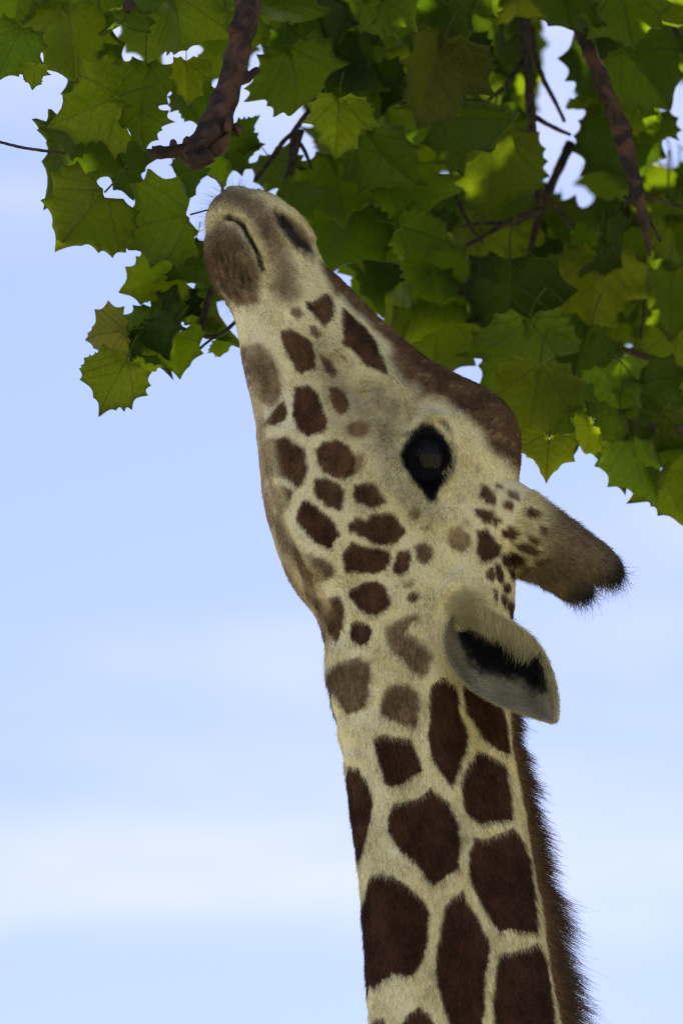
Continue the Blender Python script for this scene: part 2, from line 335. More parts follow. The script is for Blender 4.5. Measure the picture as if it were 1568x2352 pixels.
# (polygon, colour, edge softness in px, strength)
PATCH = [
 (dd((700,760),(780,800),(830,860),(900,870),(1000,930),(940,990),(910,1080),(960,1150),(1000,1200),(930,1190),(880,1120),(840,1020),(770,1000),(720,900)), FACE, 50, .9),
 (c1((590,560),(700,520),(740,640),(760,760),(800,860),(720,930),(620,900),(560,800),(580,680)), TAUPE*.75, 22, .85),
 (c1((120,140),(250,80),(400,110),(520,190),(600,280),(640,400),(700,500),(660,560),(560,600),(500,480),(430,330),(330,250),(220,210),(120,220)), TAUPE*.95, 16, .9),
 (c1((600,250),(700,290),(800,370),(870,450),(890,560),(880,620),(800,560),(700,440),(620,340)), TAUPE*.75, 14, .9),
 (c1((95,430),(200,340),(330,370),(400,470),(450,600),(500,700),(490,800),(480,920),(400,950),(330,930),(250,880),(150,720),(90,560)), TAUPE*.72, 14, .9),
 (c1((100,520),(180,560),(230,700),(330,800),(480,840),(490,930),(400,960),(300,920),(200,800),(110,640)), RUST, 18, .7),
 (c1((170,540),(190,560),(205,620),(180,590)), BROWN*.6, 5, .8), (c1((235,520),(260,560),(275,640),(262,700),(250,620)), BROWN*.6, 5, .8),
 (c1((290,560),(315,600),(325,690),(310,720),(300,650)), BROWN*.6, 5, .8), (c1((340,640),(370,720),(385,800),(365,800),(345,720)), BROWN*.7, 5, .8),
 (c1((330,1230),(420,1190),(520,1210),(580,1280),(640,1380),(660,1480),(655,1570),(620,1650),(560,1680),(480,1650),(430,1560),(380,1450),(345,1330)), tone(.5), 14, .95),
 (c1((920,620),(1060,620),(1180,680),(1290,770),(1390,870),(1460,980),(1550,1080),(1610,1150),(1700,1210),(1700,1380),(1600,1360),(1500,1290),(1400,1190),(1330,1130),(1260,1060),(1190,1000),(1150,940),(1080,870),(1020,860),(980,760),(950,700)), tone(.24), 11, .97),
 (c1((650,1130),(720,1120),(800,1160),(850,1220),(885,1300),(880,1370),(800,1420),(755,1400),(730,1340),(690,1270),(665,1200)), tone(.16), 4, 1),
 (c1((1090,960),(1130,985),(1180,1050),(1230,1090),(1270,1150),(1310,1190),(1340,1260),(1370,1330),(1395,1420),(1330,1400),(1260,1370),(1210,1300),(1160,1260),(1090,1210),(1100,1130),(1085,1060)), tone(.06), 4, 1),
 (c1((870,920),(920,890),(980,860),(1010,930),(1015,980),(990,1040),(950,1070),(900,1020),(860,960)), tone(.2), 5, 1),
 (c1((730,950),(780,970),(790,1010),(760,1030),(725,990)), tone(.35), 5, .9),
 (c1((850,1085),(890,1100),(925,1150),(900,1165),(865,1130)), tone(.2), 4, .9),
 (c1((940,1300),(1000,1360),(1035,1430),(1020,1450),(970,1400)), tone(.15), 5, .9),
 (c1((1065,1280),(1110,1310),(1110,1345),(1070,1310)), tone(.25), 4, .8),
 (c1((612,270),(645,285),(698,352),(770,432),(838,508),(855,545),(818,545),(750,500),(682,425),(630,350)), BLACK*3, 7, .95),
 (c1((230,292),(300,300),(350,330),(390,385),(430,460),(470,550),(500,620),(512,680),(500,690),(482,600),(450,530),(415,460),(375,385),(330,335),(280,312)), BLACK*3, 3.2, .95),
 (c1((825,915),(850,920),(870,960),(860,970),(835,940)), BLACK, 3, .9),
 (cB((190,20),(230,-80),(330,-90),(480,-20),(660,80),(780,110),(880,190),(990,280),(1060,390),(1090,510),(1070,620),(1040,690),(940,690),(860,600),(800,560),(760,520),(720,440),(640,360),(560,300),(500,250),(360,240),(370,200),(290,150),(240,100)), tone(.26), 20, 1.0),
 (cB((480,360),(520,380),(555,430),(560,455),(530,440),(490,400)), BLACK*2, 6, .85),
 (cB((400,385),(445,395),(490,460),(530,515),(545,580),(520,660),(490,740),(455,835),(420,825),(385,770),(340,700),(290,640),(265,580),(290,500),(335,430)), BLACK, 6, 1),
 (cB((250,460),(300,430),(320,440),(290,470)), BLACK, 3, .6),
 (cB((280,320),(295,350),(320,380),(340,385),(310,350)), TAUPE, 3, .8),
 (cB((730,740),(770,770),(800,830),(800,865),(760,855),(725,800)), tone(.25), 4, 1),
 (cB((700,890),(760,895),(810,920),(840,950),(810,975),(740,960),(700,920)), tone(.2), 4, 1),
 (cB((850,850),(890,840),(910,870),(890,890),(855,880)), tone(.15), 4, 1), (cB((810,740),(840,745),(845,770),(815,765)), tone(.2), 4, .9),
 (cB((880,780),(930,800),(940,830),(890,810)), tone(.15), 4, .9), (cB((980,890),(1010,880),(1045,915),(1020,930),(980,920)), tone(.15), 4, .95),
 (cB((840,1010),(890,990),(925,1020),(900,1060),(850,1045)), tone(.1), 4, 1),
 (cB((700,1010),(740,1005),(790,1050),(835,1090),(820,1150),(780,1180),(730,1180),(705,1120),(715,1060)), tone(.06), 4, 1),
 (cB((990,1040),(1050,1070),(1040,1085),(1000,1070)), tone(.15), 4, .95), (cB((1060,995),(1090,1005),(1095,1025),(1070,1020)), tone(.15), 4, .95),
 (cB((910,1090),(980,1090),(1060,1130),(1030,1145),(960,1130)), tone(.1), 4, .95), (cB((845,1150),(900,1135),(970,1165),(940,1200),(880,1205),(850,1190)), tone(0), 4, 1),
 (cB((880,1230),(950,1215),(990,1225),(960,1260),(900,1280)), tone(0), 4, 1), (cB((1020,1180),(1110,1165),(1060,1200),(1020,1205)), tone(.1), 4, .9),
 (cB((760,1240),(785,1220),(790,1260),(780,1295),(760,1270)), tone(.2), 3, 1), (cB((810,1200),(835,1220),(845,1290),(830,1310),(810,1270)), tone(.05), 3, 1),
 (cB((855,1310),(885,1320),(890,1365),(860,1350)), tone(.05), 3, 1), (cB((840,1370),(870,1390),(865,1445),(845,1420)), tone(.05), 3, 1),
 (cB((885,1400),(910,1420),(905,1470),(885,1450)), tone(.05), 3, 1), (cB((795,1345),(810,1360),(805,1400),(795,1380)), tone(.15), 3, .9),
 (cB((895,1480),(950,1490),(985,1540),(920,1540)), tone(0), 3, 1),
 (cB((540,1000),(600,990),(650,1040),(660,1090),(610,1120),(560,1110),(535,1060)), tone(.7), 7, .9),
 (cB((350,1100),(390,1080),(440,1110),(430,1160),(390,1190),(355,1160)), tone(.3), 6, .95), (cB((220,1210),(250,1140),(300,1120),(310,1160),(300,1230),(260,1255),(225,1240)), tone(.15), 4, 1),
 (cB((305,890),(340,880),(370,910),(350,945),(315,930)), tone(.6), 6, .8), (cB((375,990),(420,970),(430,1000),(390,1020)), tone(.8), 6, .6),
 (cB((620,930),(660,950),(670,980),(630,970)), tone(.8), 7, .6), (cB((580,790),(650,800),(630,850),(580,840)), tone(1), 10, .5), (cB((690,620),(720,630),(715,670),(690,660)), tone(1), 8, .5),
 (cB((305,1390),(340,1360),(365,1375),(345,1415),(310,1405)), tone(.25), 4, .95), (cB((270,1310),(330,1290),(330,1320),(280,1340)), tone(.6), 7, .8),
 (cA((545,240),(640,225),(680,260),(710,310),(740,390),(775,470),(780,530),(720,555),(640,580),(600,550),(560,490),(545,420),(555,330)), tone(.05), 4, 1),
 (cA((305,505),(370,440),(430,360),(465,335),(485,370),(480,450),(450,480),(390,505)), tone(.25), 5, 1),
 (cA((795,230),(860,250),(905,290),(935,340),(920,390),(870,425),(840,380),(815,300)), tone(.18), 5, 1),
 (cA((920,520),(1010,475),(1080,500),(1070,560),(1010,590),(935,560)), tone(.3), 8, .9),
 (cA((1130,350),(1200,340),(1210,380),(1150,390)), tone(.6), 8, .6),
 (cA((325,620),(400,600),(480,590),(540,640),(610,670),(625,760),(635,830),(600,930),(560,940),(500,880),(430,870),(330,850),(320,740)), tone(.2), 5, 1),
 (cA((920,720),(1040,720),(1030,810),(940,860)), tone(.8), 8, .9),
 (cA((700,680),(760,630),(840,615),(910,650),(960,710),(975,760),(950,840),(910,890),(850,870),(760,830),(720,790),(715,730)), tone(.12), 4, 1),
 (cA((690,895),(780,890),(860,930),(895,980),(890,1040),(870,1110),(780,1080),(690,1010),(685,950)), tone(.12), 4, 1),
 (cA((975,940),(1040,925),(1110,920),(1140,980),(1195,1050),(1120,1080),(990,1060),(970,1000)), tone(.15), 4, 1),
 (cA((355,935),(440,940),(525,980),(520,1030),(490,1110),(430,1125),(390,1060)), tone(.35), 5, 1),
 (cA((600,1055),(660,1060),(740,1130),(820,1190),(860,1290),(820,1340),(790,1395),(700,1340),(620,1260),(560,1170),(580,1110)), tone(.04), 4, 1),
 (cA((930,1220),(1000,1165),(1060,1200),(1120,1150),(1200,1135),(1250,1150),(1290,1200),(1335,1270),(1290,1330),(1240,1360),(1130,1340),(1040,1300),(940,1250)), tone(.1), 4, 1),
 (cA((900,1430),(960,1350),(1060,1380),(1210,1410),(1225,1470),(1190,1540),(1080,1555),(930,1550),(905,1490)), tone(.04), 4, 1),
 (cA((490,1260),(540,1350),(620,1400),(700,1440),(800,1480),(830,1520),(830,1590),(740,1640),(690,1655),(600,1590),(540,1500),(500,1380)), tone(.5), 9, .95),
 (cA((945,1690),(1040,1640),(1130,1625),(1200,1680),(1225,1780),(1140,1865),(1060,1850),(990,1790),(950,1740)), tone(.02), 4, 1),
 (cA((700,1760),(800,1745),(865,1740),(880,1790),(895,1850),(880,1950),(850,2050),(820,2040),(760,1900)), tone(.22), 5, 1),
 (cA((640,1560),(700,1740),(740,1850),(700,1900),(640,1850),(540,1740),(460,1600),(400,1450),(370,1300),(420,1280),(470,1430)), tone(.75), 8, .7),
 (cC((60,90),(95,120),(115,240),(95,290),(75,200)), tone(.4), 6, .9),
 (cC((270,130),(285,105),(340,120),(365,150),(350,200),(310,225),(275,205),(265,170)), tone(.05), 4, 1),
 (cC((445,140),(520,100),(600,75),(615,85),(560,120),(530,180),(580,190),(640,240),(680,290),(665,350),(630,390),(580,350),(550,310),(480,260),(455,200)), tone(.45), 8, .9),
 (cC((125,370),(200,320),(300,295),(360,330),(355,420),(360,480),(320,570),(240,590),(200,530),(170,470),(120,410)), tone(.35), 8, .95),
 (cC((430,490),(480,440),(560,440),(605,480),(610,580),(600,665),(540,640),(500,620),(430,600),(415,540)), tone(.4), 8, .95),
 (cC((690,440),(740,410),(810,450),(818,520),(825,600),(870,700),(850,800),(790,955),(740,900),(690,820),(672,700),(685,600),(678,500)), tone(0), 3.5, 1),
 (cC((855,465),(870,420),(1000,440),(1050,565),(1070,680),(1085,790),(1040,775),(970,730),(930,660),(870,580),(858,520)), tone(0), 3.5, 1),
 (cC((385,735),(430,700),(500,720),(570,730),(620,830),(630,880),(560,930),(480,970),(440,940),(420,850)), tone(0), 3.5, 1),
 (cC((845,950),(880,860),(930,790),(1000,820),(1060,850),(1080,950),(1100,1110),(1100,1135),(1040,1140),(940,1150),(870,1100),(848,1030)), tone(0), 3.5, 1),
 (dd((890,1885),(905,1850),(960,1835),(990,1815),(1030,1850),(1050,1900),(1055,1940),(1050,1990),(995,2030),(950,1975),(910,1940),(893,1910)), tone(0), 3.5, 1),
 (dd((780,1760),(820,1765),(845,1800),(855,1850),(840,1920),(822,1985),(795,1950),(780,1850)), tone(.05), 4, 1),
 (cE((205,490),(235,390),(300,370),(370,400),(440,455),(530,535),(545,590),(535,680),(525,800),(490,880),(450,930),(350,905),(330,940),(240,990),(190,950),(170,650)), tone(0), 3.5, 1),
 (cE((780,270),(810,185),(880,185),(930,165),(1020,135),(1060,200),(1090,280),(1120,450),(1140,690),(1020,670),(940,680),(900,620),(850,540),(790,420),(775,340)), tone(0), 3.5, 1),
 (cE((645,560),(690,500),(725,475),(760,530),(820,630),(880,770),(865,880),(850,1010),(845,1120),(830,1230),(700,1230),(640,1110),(605,990),(595,870),(610,740),(630,640)), tone(0), 3.5, 1),
 (cE((940,820),(1040,805),(1150,760),(1190,850),(1220,1050),(1245,1240),(930,1240),(905,1070),(920,930)), tone(0), 3.5, 1),
 (cE((200,1180),(300,1170),(330,1240),(200,1240)), tone(0), 3.5, 1), (cE((430,1160),(500,1105),(560,1160),(590,1240),(390,1240)), tone(0), 3.5, 1),
]

def poly_sdf(P, poly):
    d = np.full(len(P), 1e9); inside = np.zeros(len(P), bool)
    n = len(poly)
    for i in range(n):
        a, b = poly[i], poly[(i + 1) % n]
        e = b - a; w = P - a
        t = np.clip((w @ e) / (e @ e), 0, 1)
        q = w - t[:, None] * e
        d = np.minimum(d, (q * q).sum(1))
        c = (a[1] > P[:, 1]) != (b[1] > P[:, 1])
        with np.errstate(divide='ignore', invalid='ignore'):
            xi = a[0] + (P[:, 1] - a[1]) * e[0] / e[1]
        inside ^= c & (P[:, 0] < xi)
    d = np.sqrt(d)
    return np.where(inside, -d, d)

def line_dist(P, pts):
    d = np.full(len(P), 1e9); tt = np.zeros(len(P)); tot = len(pts) - 1
    for i in range(tot):
        a, b = np.array(pts[i], float), np.array(pts[i + 1], float)
        e = b - a; w = P - a
        t = np.clip((w @ e) / (e @ e), 0, 1)
        q = np.linalg.norm(w - t[:, None] * e, axis=1)
        k = q < d
        d[k] = q[k]; tt[k] = (i + t[k]) / tot
    return d, tt

_seed = rng.uniform((-1.0, -0.5, -4.3), (3.0, 0.5, 0.2), (2600, 3))
def coat_body(Lc):
    """coat colour at giraffe-local points (a, b, z); both flanks carry the same patches"""
    near = Lc.copy(); near[:, 1] = -np.abs(near[:, 1])
    uv = project(to_world(near))
    uv0 = uv.copy()
    uv[:, 0] += 2.6 * wobble(uv0, .12, 0) + 1.6 * wobble(uv0, .45, 1)
    uv[:, 1] += 2.6 * wobble(uv0, .12, 2) + 1.6 * wobble(uv0, .45, 3)
    C = np.repeat(CREAM[None], len(Lc), 0)
    C *= (1 + .08 * wobble(uv0, .02, 4))[:, None]
    for poly, c, soft, st in PATCH:
        lo, hi = poly.min(0) - soft - 4, poly.max(0) + soft + 4
        k = np.where(((uv > lo) & (uv < hi)).all(1))[0]
        if not len(k): continue
        s = poly_sdf(uv[k], poly) - (3.5 if soft < 9 and st > .85 else 0)
        m = smoothstep(soft, -soft, s) * st
        cv = c[None] * (1 + (.30 * wobble(uv0[k], .055, 5) + .16 * wobble(uv0[k], .25, 0)) * (.35 if soft < 4 else 1.0))[:, None]
        C[k] += (cv - C[k]) * m[:, None]
    # greyish hairs flecked through the brown of brow and nose bridge
    brow = smoothstep(60, 10, line_dist(uv0, [(800, 680), (930, 800), (1060, 900), (1160, 1010), (1180, 1070)])[0])
    fl = brow * smoothstep(.25, .8, wobble(uv0 * (1, .6), .30, 6) * .6 + wobble(uv0, .09, 3) * .5) * .55
    C += (TAN * 1.25 - C) * (fl * (C[:, 0] < .3))[:, None]
    low = np.where(uv0[:, 1] > 2400)[0]          # below the picture: net of large patches
    for ch in np.array_split(low, max(1, len(low) // 4000)):
        if not len(ch): continue
        q = np.abs(near[ch]); q = near[ch]
        s2 = _seed[:, :]
        dist = np.sqrt(((q[:, None, :] - s2[None, ::8]) ** 2).sum(2))
        dist.partition(1, axis=1)
        e = dist[:, 1] - dist[:, 0]
        C[ch] = CREAM + (BROWN - CREAM) * smoothstep(.02, .03, e)[:, None]
    return C

# ------------------------------------------------------------------ giraffe: head and neck as one swept surface
PXM = 0.00055
# photo outline: throat-side x,y, nape-side x,y, half thickness (m), throat/nape squareness, throat/nape width share
ST = [
 (876,2560,1330,2560,.095,2.0,2.0,1.0,.86),
 (852,2352,1277,2352,.090,2.0,2.0,1.0,.84),
 (830,2000,1222,2000,.086,2.0,2.0,1.0,.82),
 (793,1720,1173,1720,.082,2.1,2.0,1.0,.84),
 (772,1630,1163,1610,.080,2.2,2.0,1.0,.86),
 (752,1555,1163,1525,.080,2.2,2.0,.96,.92),
 (745,1490,1170,1445,.082,2.3,2.1,.90,.98),
 (730,1430,1178,1370,.084,2.5,2.2,.84,1.0),
 (713,1385,1172,1290,.086,3.0999999999999996,2.3,0.65,1.0),
 (670,1330,1172,1200,.088,5.0,2.3,0.58,1.0),
 (643,1270,1182,1120,.090,5.5,2.3,0.54,1.0),
 (617,1190,1192,1050,.092,5.5,2.3,0.48,1.0),
 (600,1120,1186,985,.093,5.5,2.3,0.44,.98),
 (587,1040,1148,932,.090,5.0,2.2,0.41,.92),
 (577,960,1090,890,.083,3.5,2.1,0.41,.86),
 (568,880,1000,840,.074,3.0,2.1,0.52,.82),
 (562,810,920,790,.065,2.5,2.1,.76,.80),
 (548,740,855,725,.058,2.3,2.1,.80,.80),
 (535,700,792,660,.054,2.2,2.1,.84,.82),
 (508,665,750,620,.052,2.2,2.2,.90,.88),
 (482,615,727,590,.053,2.3,2.3,.92,.94),
 (472,570,714,555,.054,2.4,2.4,.92,.98),
 (474,530,690,520,.053,2.4,2.4,.92,1.0),
 (476,492,648,480,.050,2.4,2.4,.95,1.0),
 (481,465,608,452,.043,2.3,2.3,.98,1.0),
 (492,447,570,440,.032,2.1,2.1,1.0,1.0),
 (510,438,540,435,.014,2.0,2.0,1.0,1.0),
]
ST = np.array(ST, float)
Lp = to_local(unproject(ST[:, 0], ST[:, 1])); Rp = to_local(unproject(ST[:, 2], ST[:, 3]))
rows = np.concatenate([Lp[:, [0, 2]], Rp[:, [0, 2]], ST[:, 4:]], 1)
mid = (rows[:, 0:2] + rows[:, 2:4]) / 2
arc = np.concatenate([[0], np.cumsum(np.linalg.norm(np.diff(mid, axis=0), axis=1))])
STEP = 0.0026
fine = np.arange(0, arc[-1] + 1e-6, STEP)
Rw = np.stack([np.interp(fine, arc, rows[:, j]) for j in range(rows.shape[1])], 1)
kern = np.exp(-0.5 * (np.arange(-14, 15) / 5.0) ** 2); kern /= kern.sum()
tail = int(0.03 / STEP)
Rs = np.stack([np.convolve(np.pad(Rw[:, j], 14, mode='reflect', reflect_type='odd'), kern, 'valid') for j in range(Rw.shape[1])], 1)
Rw = Rs
# chest, barrel and rump below the picture, coarser (a, z, half chord, chord direction, half thickness)
low = []
for (a, z, hc, dx, dz, B) in [(2.52,-2.35,.05,0,1,.04),(2.46,-2.32,.20,0,1,.15),(2.25,-2.28,.33,0,1,.24),(1.9,-2.2,.42,.02,1,.29),(1.4,-2.08,.48,.1,1,.31),
                              (.98,-1.98,.47,.35,.94,.27),(.70,-1.78,.36,.62,.78,.21),(.48,-1.5,.25,.85,.52,.15),(.35,-1.2,.18,.95,.3,.115)]:
    nn = math.hypot(dx, dz); dx, dz = dx / nn, dz / nn
    low.append((a - hc * dx, z - hc * dz, a + hc * dx, z + hc * dz, B, 2.1, 2.1, 1, .85))
low = np.array(low)
lowf = []
for i in range(len(low)):
    nxt = low[i + 1] if i + 1 < len(low) else Rw[0]
    for t in np.linspace(0, 1, 25)[:-1]: lowf.append(low[i] * (1 - t) + nxt * t)
lowf = np.array(lowf)
k2 = np.exp(-0.5 * (np.arange(-24, 25) / 10.0) ** 2); k2 /= k2.sum()
lj = np.concatenate([lowf, Rw[:24]])
lowf = np.stack([np.convolve(np.pad(lj[:, j], (24, 0), mode='reflect', reflect_type='odd'), k2, 'valid') for j in range(lj.shape[1])], 1)[:len(lowf)]
Rall = np.concatenate([lowf, Rw], 0)
NLOW = len(lowf)
NT = 264
th = np.linspace(0, 2 * pi, 2400, endpoint=False)
ct, sn = np.cos(th), np.sin(th)
NS = len(Rall)
V = np.zeros((NS, NT, 3)); CC = np.zeros((NS, NT))
UNDER = np.zeros((NS, NT)); RIDGE = np.zeros((NS, NT))
srow = np.interp(fine, arc, ST[:, 1])
jaw = smoothstep(800, 980, srow) * smoothstep(1520, 1400, srow)
for i, r in enumerate(Rall):
    Lx, Lz, Rx, Rz, B, nf, nb, wf, wb = r
    nn = np.where(ct < 0, nf, nb)
    cc = np.sign(ct) * np.abs(ct) ** (2 / nn)
    yy = np.sign(sn) * np.abs(sn) ** (2 / nn)
    wid = np.where(cc < 0, 1 + (wf - 1) * smoothstep(0, 1, -cc), 1 + (wb - 1) * smoothstep(0, 1, cc))
    S = np.stack([(Lx + Rx) / 2 + cc * (Rx - Lx) / 2, B * yy * wid, (Lz + Rz) / 2 + cc * (Rz - Lz) / 2], 1)
    un = np.zeros(len(th)); rd = np.zeros(len(th))
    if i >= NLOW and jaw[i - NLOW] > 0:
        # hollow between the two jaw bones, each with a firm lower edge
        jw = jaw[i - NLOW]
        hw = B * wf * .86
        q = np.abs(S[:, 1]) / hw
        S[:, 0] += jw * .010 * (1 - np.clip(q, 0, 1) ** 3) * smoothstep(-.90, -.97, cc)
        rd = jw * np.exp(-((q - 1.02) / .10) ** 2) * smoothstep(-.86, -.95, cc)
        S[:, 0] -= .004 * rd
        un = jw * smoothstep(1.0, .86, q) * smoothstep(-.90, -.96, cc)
    # even spacing round the section
    S2 = np.concatenate([S, S[:1]]); ds = np.linalg.norm(np.diff(S2, axis=0), axis=1)
    al = np.concatenate([[0], np.cumsum(ds)]); tgt = np.linspace(0, al[-1], NT, endpoint=False)
    for c_ in range(3): V[i, :, c_] = np.interp(tgt, al, S2[:, c_])
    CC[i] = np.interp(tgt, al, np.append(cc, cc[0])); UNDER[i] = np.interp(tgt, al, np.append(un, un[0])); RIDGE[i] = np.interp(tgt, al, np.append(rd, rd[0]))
V = V.reshape(-1, 3)
idx = np.arange(NS * NT).reshape(NS, NT)
q0 = idx[:-1]; q1 = idx[1:]
F = np.stack([q0, np.roll(q0, -1, 1), np.roll(q1, -1, 1), q1], -1).reshape(-1, 4)
caps = [list(idx[0][::-1]), list(idx[-1])]

def grid_normals(V):
    G = V.reshape(NS, NT, 3)
    du = np.gradient(G, axis=0); dv = np.roll(G, -1, 1) - np.roll(G, 1, 1)
    n = np.cross(dv, du)
    n /= np.linalg.norm(n, axis=2, keepdims=True) + 1e-12
    cen = G.mean(1, keepdims=True)
    flip = np.sign(((G - cen) * n).sum(2).mean(1))[:, None, None]
    return (n * flip).reshape(-1, 3)

def near_uv(V):
    n = V.copy(); n[:, 1] = -np.abs(n[:, 1])
    return project(to_world(n))

# relief: lips, nostrils, brow, cheek, chin folds (photo pixels, height in m, width in px, taper ends)
RELIEF = [
 ([(490,512),(512,502),(535,502),(556,516),(576,545),(592,580),(603,620)], -.0110, 4.2, True),
 ([(500,480),(540,475),(575,500),(605,545),(625,600)], .0055, 17, True),
 ([(485,560),(515,545),(545,560),(570,610)], .0050, 22, True),
 ([(636,485),(655,510),(680,540),(712,572)], -.030, 10, True),
 ([(622,480),(640,520),(670,560),(700,590)], .0055, 11, True),
 ([(650,478),(690,515),(722,560)], .0050, 10, True),
 ([(520,575),(530,610),(540,650)], -.0050, 4, True), ([(535,570),(552,610),(556,650)], -.0050, 4, True),
 ([(503,570),(512,600),(525,640)], -.0050, 4, True), ([(556,600),(570,640),(575,680)], -.0050, 4, True),
 ([(525,640),(545,675),(575,700)], -.0020, 4, True),
 ([(948,985),(985,955),(1025,965),(1052,1010),(1058,1060),(1035,1105)], .0090, 13, True),
 ([(1036,1000),(1043,1050),(1032,1090)], -.0040, 4, True), ([(1030,985),(1056,1030),(1054,1070),(1036,1105)], .0065, 5.5, True), ([(1066,1010),(1070,1060),(1052,1110)], -.0035, 7, True),
 ([(920,1020),(918,1060),(945,1110)], .0040, 12, True),
 ([(820,880),(860,882),(915,890)], -.0030, 5, True),
 ([(770,800),(800,880),(850,930)], -.0110, 32, True),
 ([(760,690),(820,790),(900,865),(960,930)], .0070, 20, True),
 ([(840,1010),(900,1130),(980,1190),(1060,1200)], .0080, 30, True), ([(1080,1040),(1100,1120),(1090,1180)], -.0080, 28, True),
 ([(660,900),(720,1080),(800,1260),(840,1340)], .0075, 60, True), ([(800,1010),(850,1150),(900,1290),(890,1390)], -.0050, 26, True), ([(850,1560),(900,1750),(945,2000),(985,2360)], -.0060, 34, True), ([(930,1540),(985,1750),(1040,2000),(1080,2360)], .0050, 34, True), ([(1090,1640),(1120,1850),(1150,2100),(1185,2360)], -.0045, 26, True),
 ([(752,1480),(800,1440),(880,1430)], -.0040, 22, True),
 ([(790,1640),(850,1620),(900,1600)], -.0020, 14, True),
 ([(745,560),(760,640),(800,700)], -.0030, 15, True),
 ([(1020,1330),(1060,1365),(1085,1395)], .0160, 38, True),
 ([(705,700),(715,705),(722,715)], -.0025, 4, True),
]
for pts, hgt, wid, tap in RELIEF:
    uv = near_uv(V); N = grid_normals(V)
    lo, hi = np.min(pts, 0) - 4 * wid, np.max(pts, 0) + 4 * wid
    k = np.where(((uv > lo) & (uv < hi)).all(1))[0]
    d, t = line_dist(uv[k], pts)
    amp = np.clip(np.minimum(t, 1 - t) * 5 + .15, 0, 1) if tap else 1
    flank = smoothstep(.004, .016, np.abs(V[k, 1]))
    V[k] += N[k] * (hgt * amp * np.exp(-(d / wid) ** 2) * np.where(wid < 12, flank, 1))[:, None]
# bumpy chin
uv = near_uv(V); N = grid_normals(V)
ck = smoothstep(62, 30, np.linalg.norm((uv - (530, 625)) / (.85, 1.2), axis=1))
V += N * (ck * (.0022 * wobble(V * (1, 1, .45), 190, 4) + .0012 * wobble(V, 420, 2)))[:, None]
# orbit: shallow bowl for the eyeball
uv = near_uv(V); N = grid_normals(V)
d = np.sqrt(((uv[:, 0] - 983) / 46) ** 2 + ((uv[:, 1] - 1047) / 62) ** 2)
V += N * (-.010 * np.exp(-d ** 2 * 1.2) * (uv[:, 1] < 1400))[:, None]
# light unevenness of muscle and skin
uv = near_uv(V); N = grid_normals(V)
Lw = V.copy()
V += N * ((.0016 * wobble(Lw, 26, 1) + .0007 * wobble(Lw, 80, 2)) * (uv[:, 1] > 430))[:, None]
throat = (CC.ravel() < -.6) & (uv[:, 1] > 1500) & (uv[:, 1] < 1800)
V += N * (.0011 * np.sin(uv[:, 1] / 11.0) * throat * smoothstep(1500, 1560, uv[:, 1]) * smoothstep(1800, 1700, uv[:, 1]))[:, None]
NRM = grid_normals(V)
G = V.reshape(NS, NT, 3)
FLOW = (-np.gradient(G, axis=0)).reshape(-1, 3)
FLOW /= np.linalg.norm(FLOW, axis=1, keepdims=True) + 1e-12
BODY_COL = coat_body(V)
paler = smoothstep(-.45, -.95, CC.ravel()) * (near_uv(V)[:, 1] > 640)      # throat and jaw painted whiter: side light from the sky, plus pale fur
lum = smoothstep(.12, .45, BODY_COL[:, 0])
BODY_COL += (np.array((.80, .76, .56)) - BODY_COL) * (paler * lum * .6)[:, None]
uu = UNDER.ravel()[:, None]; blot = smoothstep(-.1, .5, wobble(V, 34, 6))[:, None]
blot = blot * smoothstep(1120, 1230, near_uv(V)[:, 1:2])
BODY_COL += (np.array((.47, .38, .25)) * (1 - blot) + tone(.45) * blot - BODY_COL) * uu * .75  # underside tone: brown blotches, with the jaw's shading painted in
BODY_COL += (CREAM * 1.08 - BODY_COL) * np.clip(RIDGE.ravel()[:, None] * (1 - uu), 0, 1) * .75  # sky light along the jaw edge painted in as brighter cream

def tube(pts, rad, sides=14, cap=True):
    """swept tube through points; returns verts, faces, outward normals, along-directions"""
    pts = np.asarray(pts, float); rad = np.asarray(rad, float)
    T = np.gradient(pts, axis=0); T /= np.linalg.norm(T, axis=1, keepdims=True)
    ref = np.array([0.31, 0.2, 0.93]) if abs(T[0] @ np.array([0.31, 0.2, 0.93])) < .9 else np.array([1.0, 0, 0])
    vs, ns, ts = [], [], []
    u = np.cross(T[0], ref); u /= np.linalg.norm(u)
    for i in range(len(pts)):
        u = u - T[i] * (u @ T[i]); u /= np.linalg.norm(u)
        w = np.cross(T[i], u)
        for k in range(sides):
            a = 2 * pi * k / sides
            n = u * cos(a) + w * sin(a)
            vs.append(pts[i] + n * rad[i]); ns.append(n); ts.append(T[i])
    F = []
    for i in range(len(pts) - 1):
        for k in range(sides):
            F.append([i * sides + k, i * sides + (k + 1) % sides, (i + 1) * sides + (k + 1) % sides, (i + 1) * sides + k])
    if cap:
        F.append(list(range(sides))[::-1]); F.append([(len(pts) - 1) * sides + k for k in range(sides)])
    return np.array(vs), F, np.array(ns), np.array(ts)

def resample(pts, n):
    pts = np.asarray(pts, float)
    s = np.concatenate([[0], np.cumsum(np.linalg.norm(np.diff(pts[:, :3], axis=0), axis=1))])
    f = np.linspace(0, s[-1], n)
    out = np.stack([np.interp(f, s, pts[:, j]) for j in range(pts.shape[1])], 1)
    if n >= 8:
        k = max(2, n // 14)
        ker = np.exp(-0.5 * (np.arange(-2 * k, 2 * k + 1) / k) ** 2); ker /= ker.sum()
        out = np.stack([np.convolve(np.pad(out[:, j], 2 * k, mode='reflect', reflect_type='odd'), ker, 'valid') for j in range(out.shape[1])], 1)
    return out

foot = to_world(np.array([1.2, 0, 0])); foot[2] = 0
giraffe = empty('giraffe', foot)
tag(giraffe, 'reticulated giraffe stretching its head up to the leaves overhead', 'giraffe')
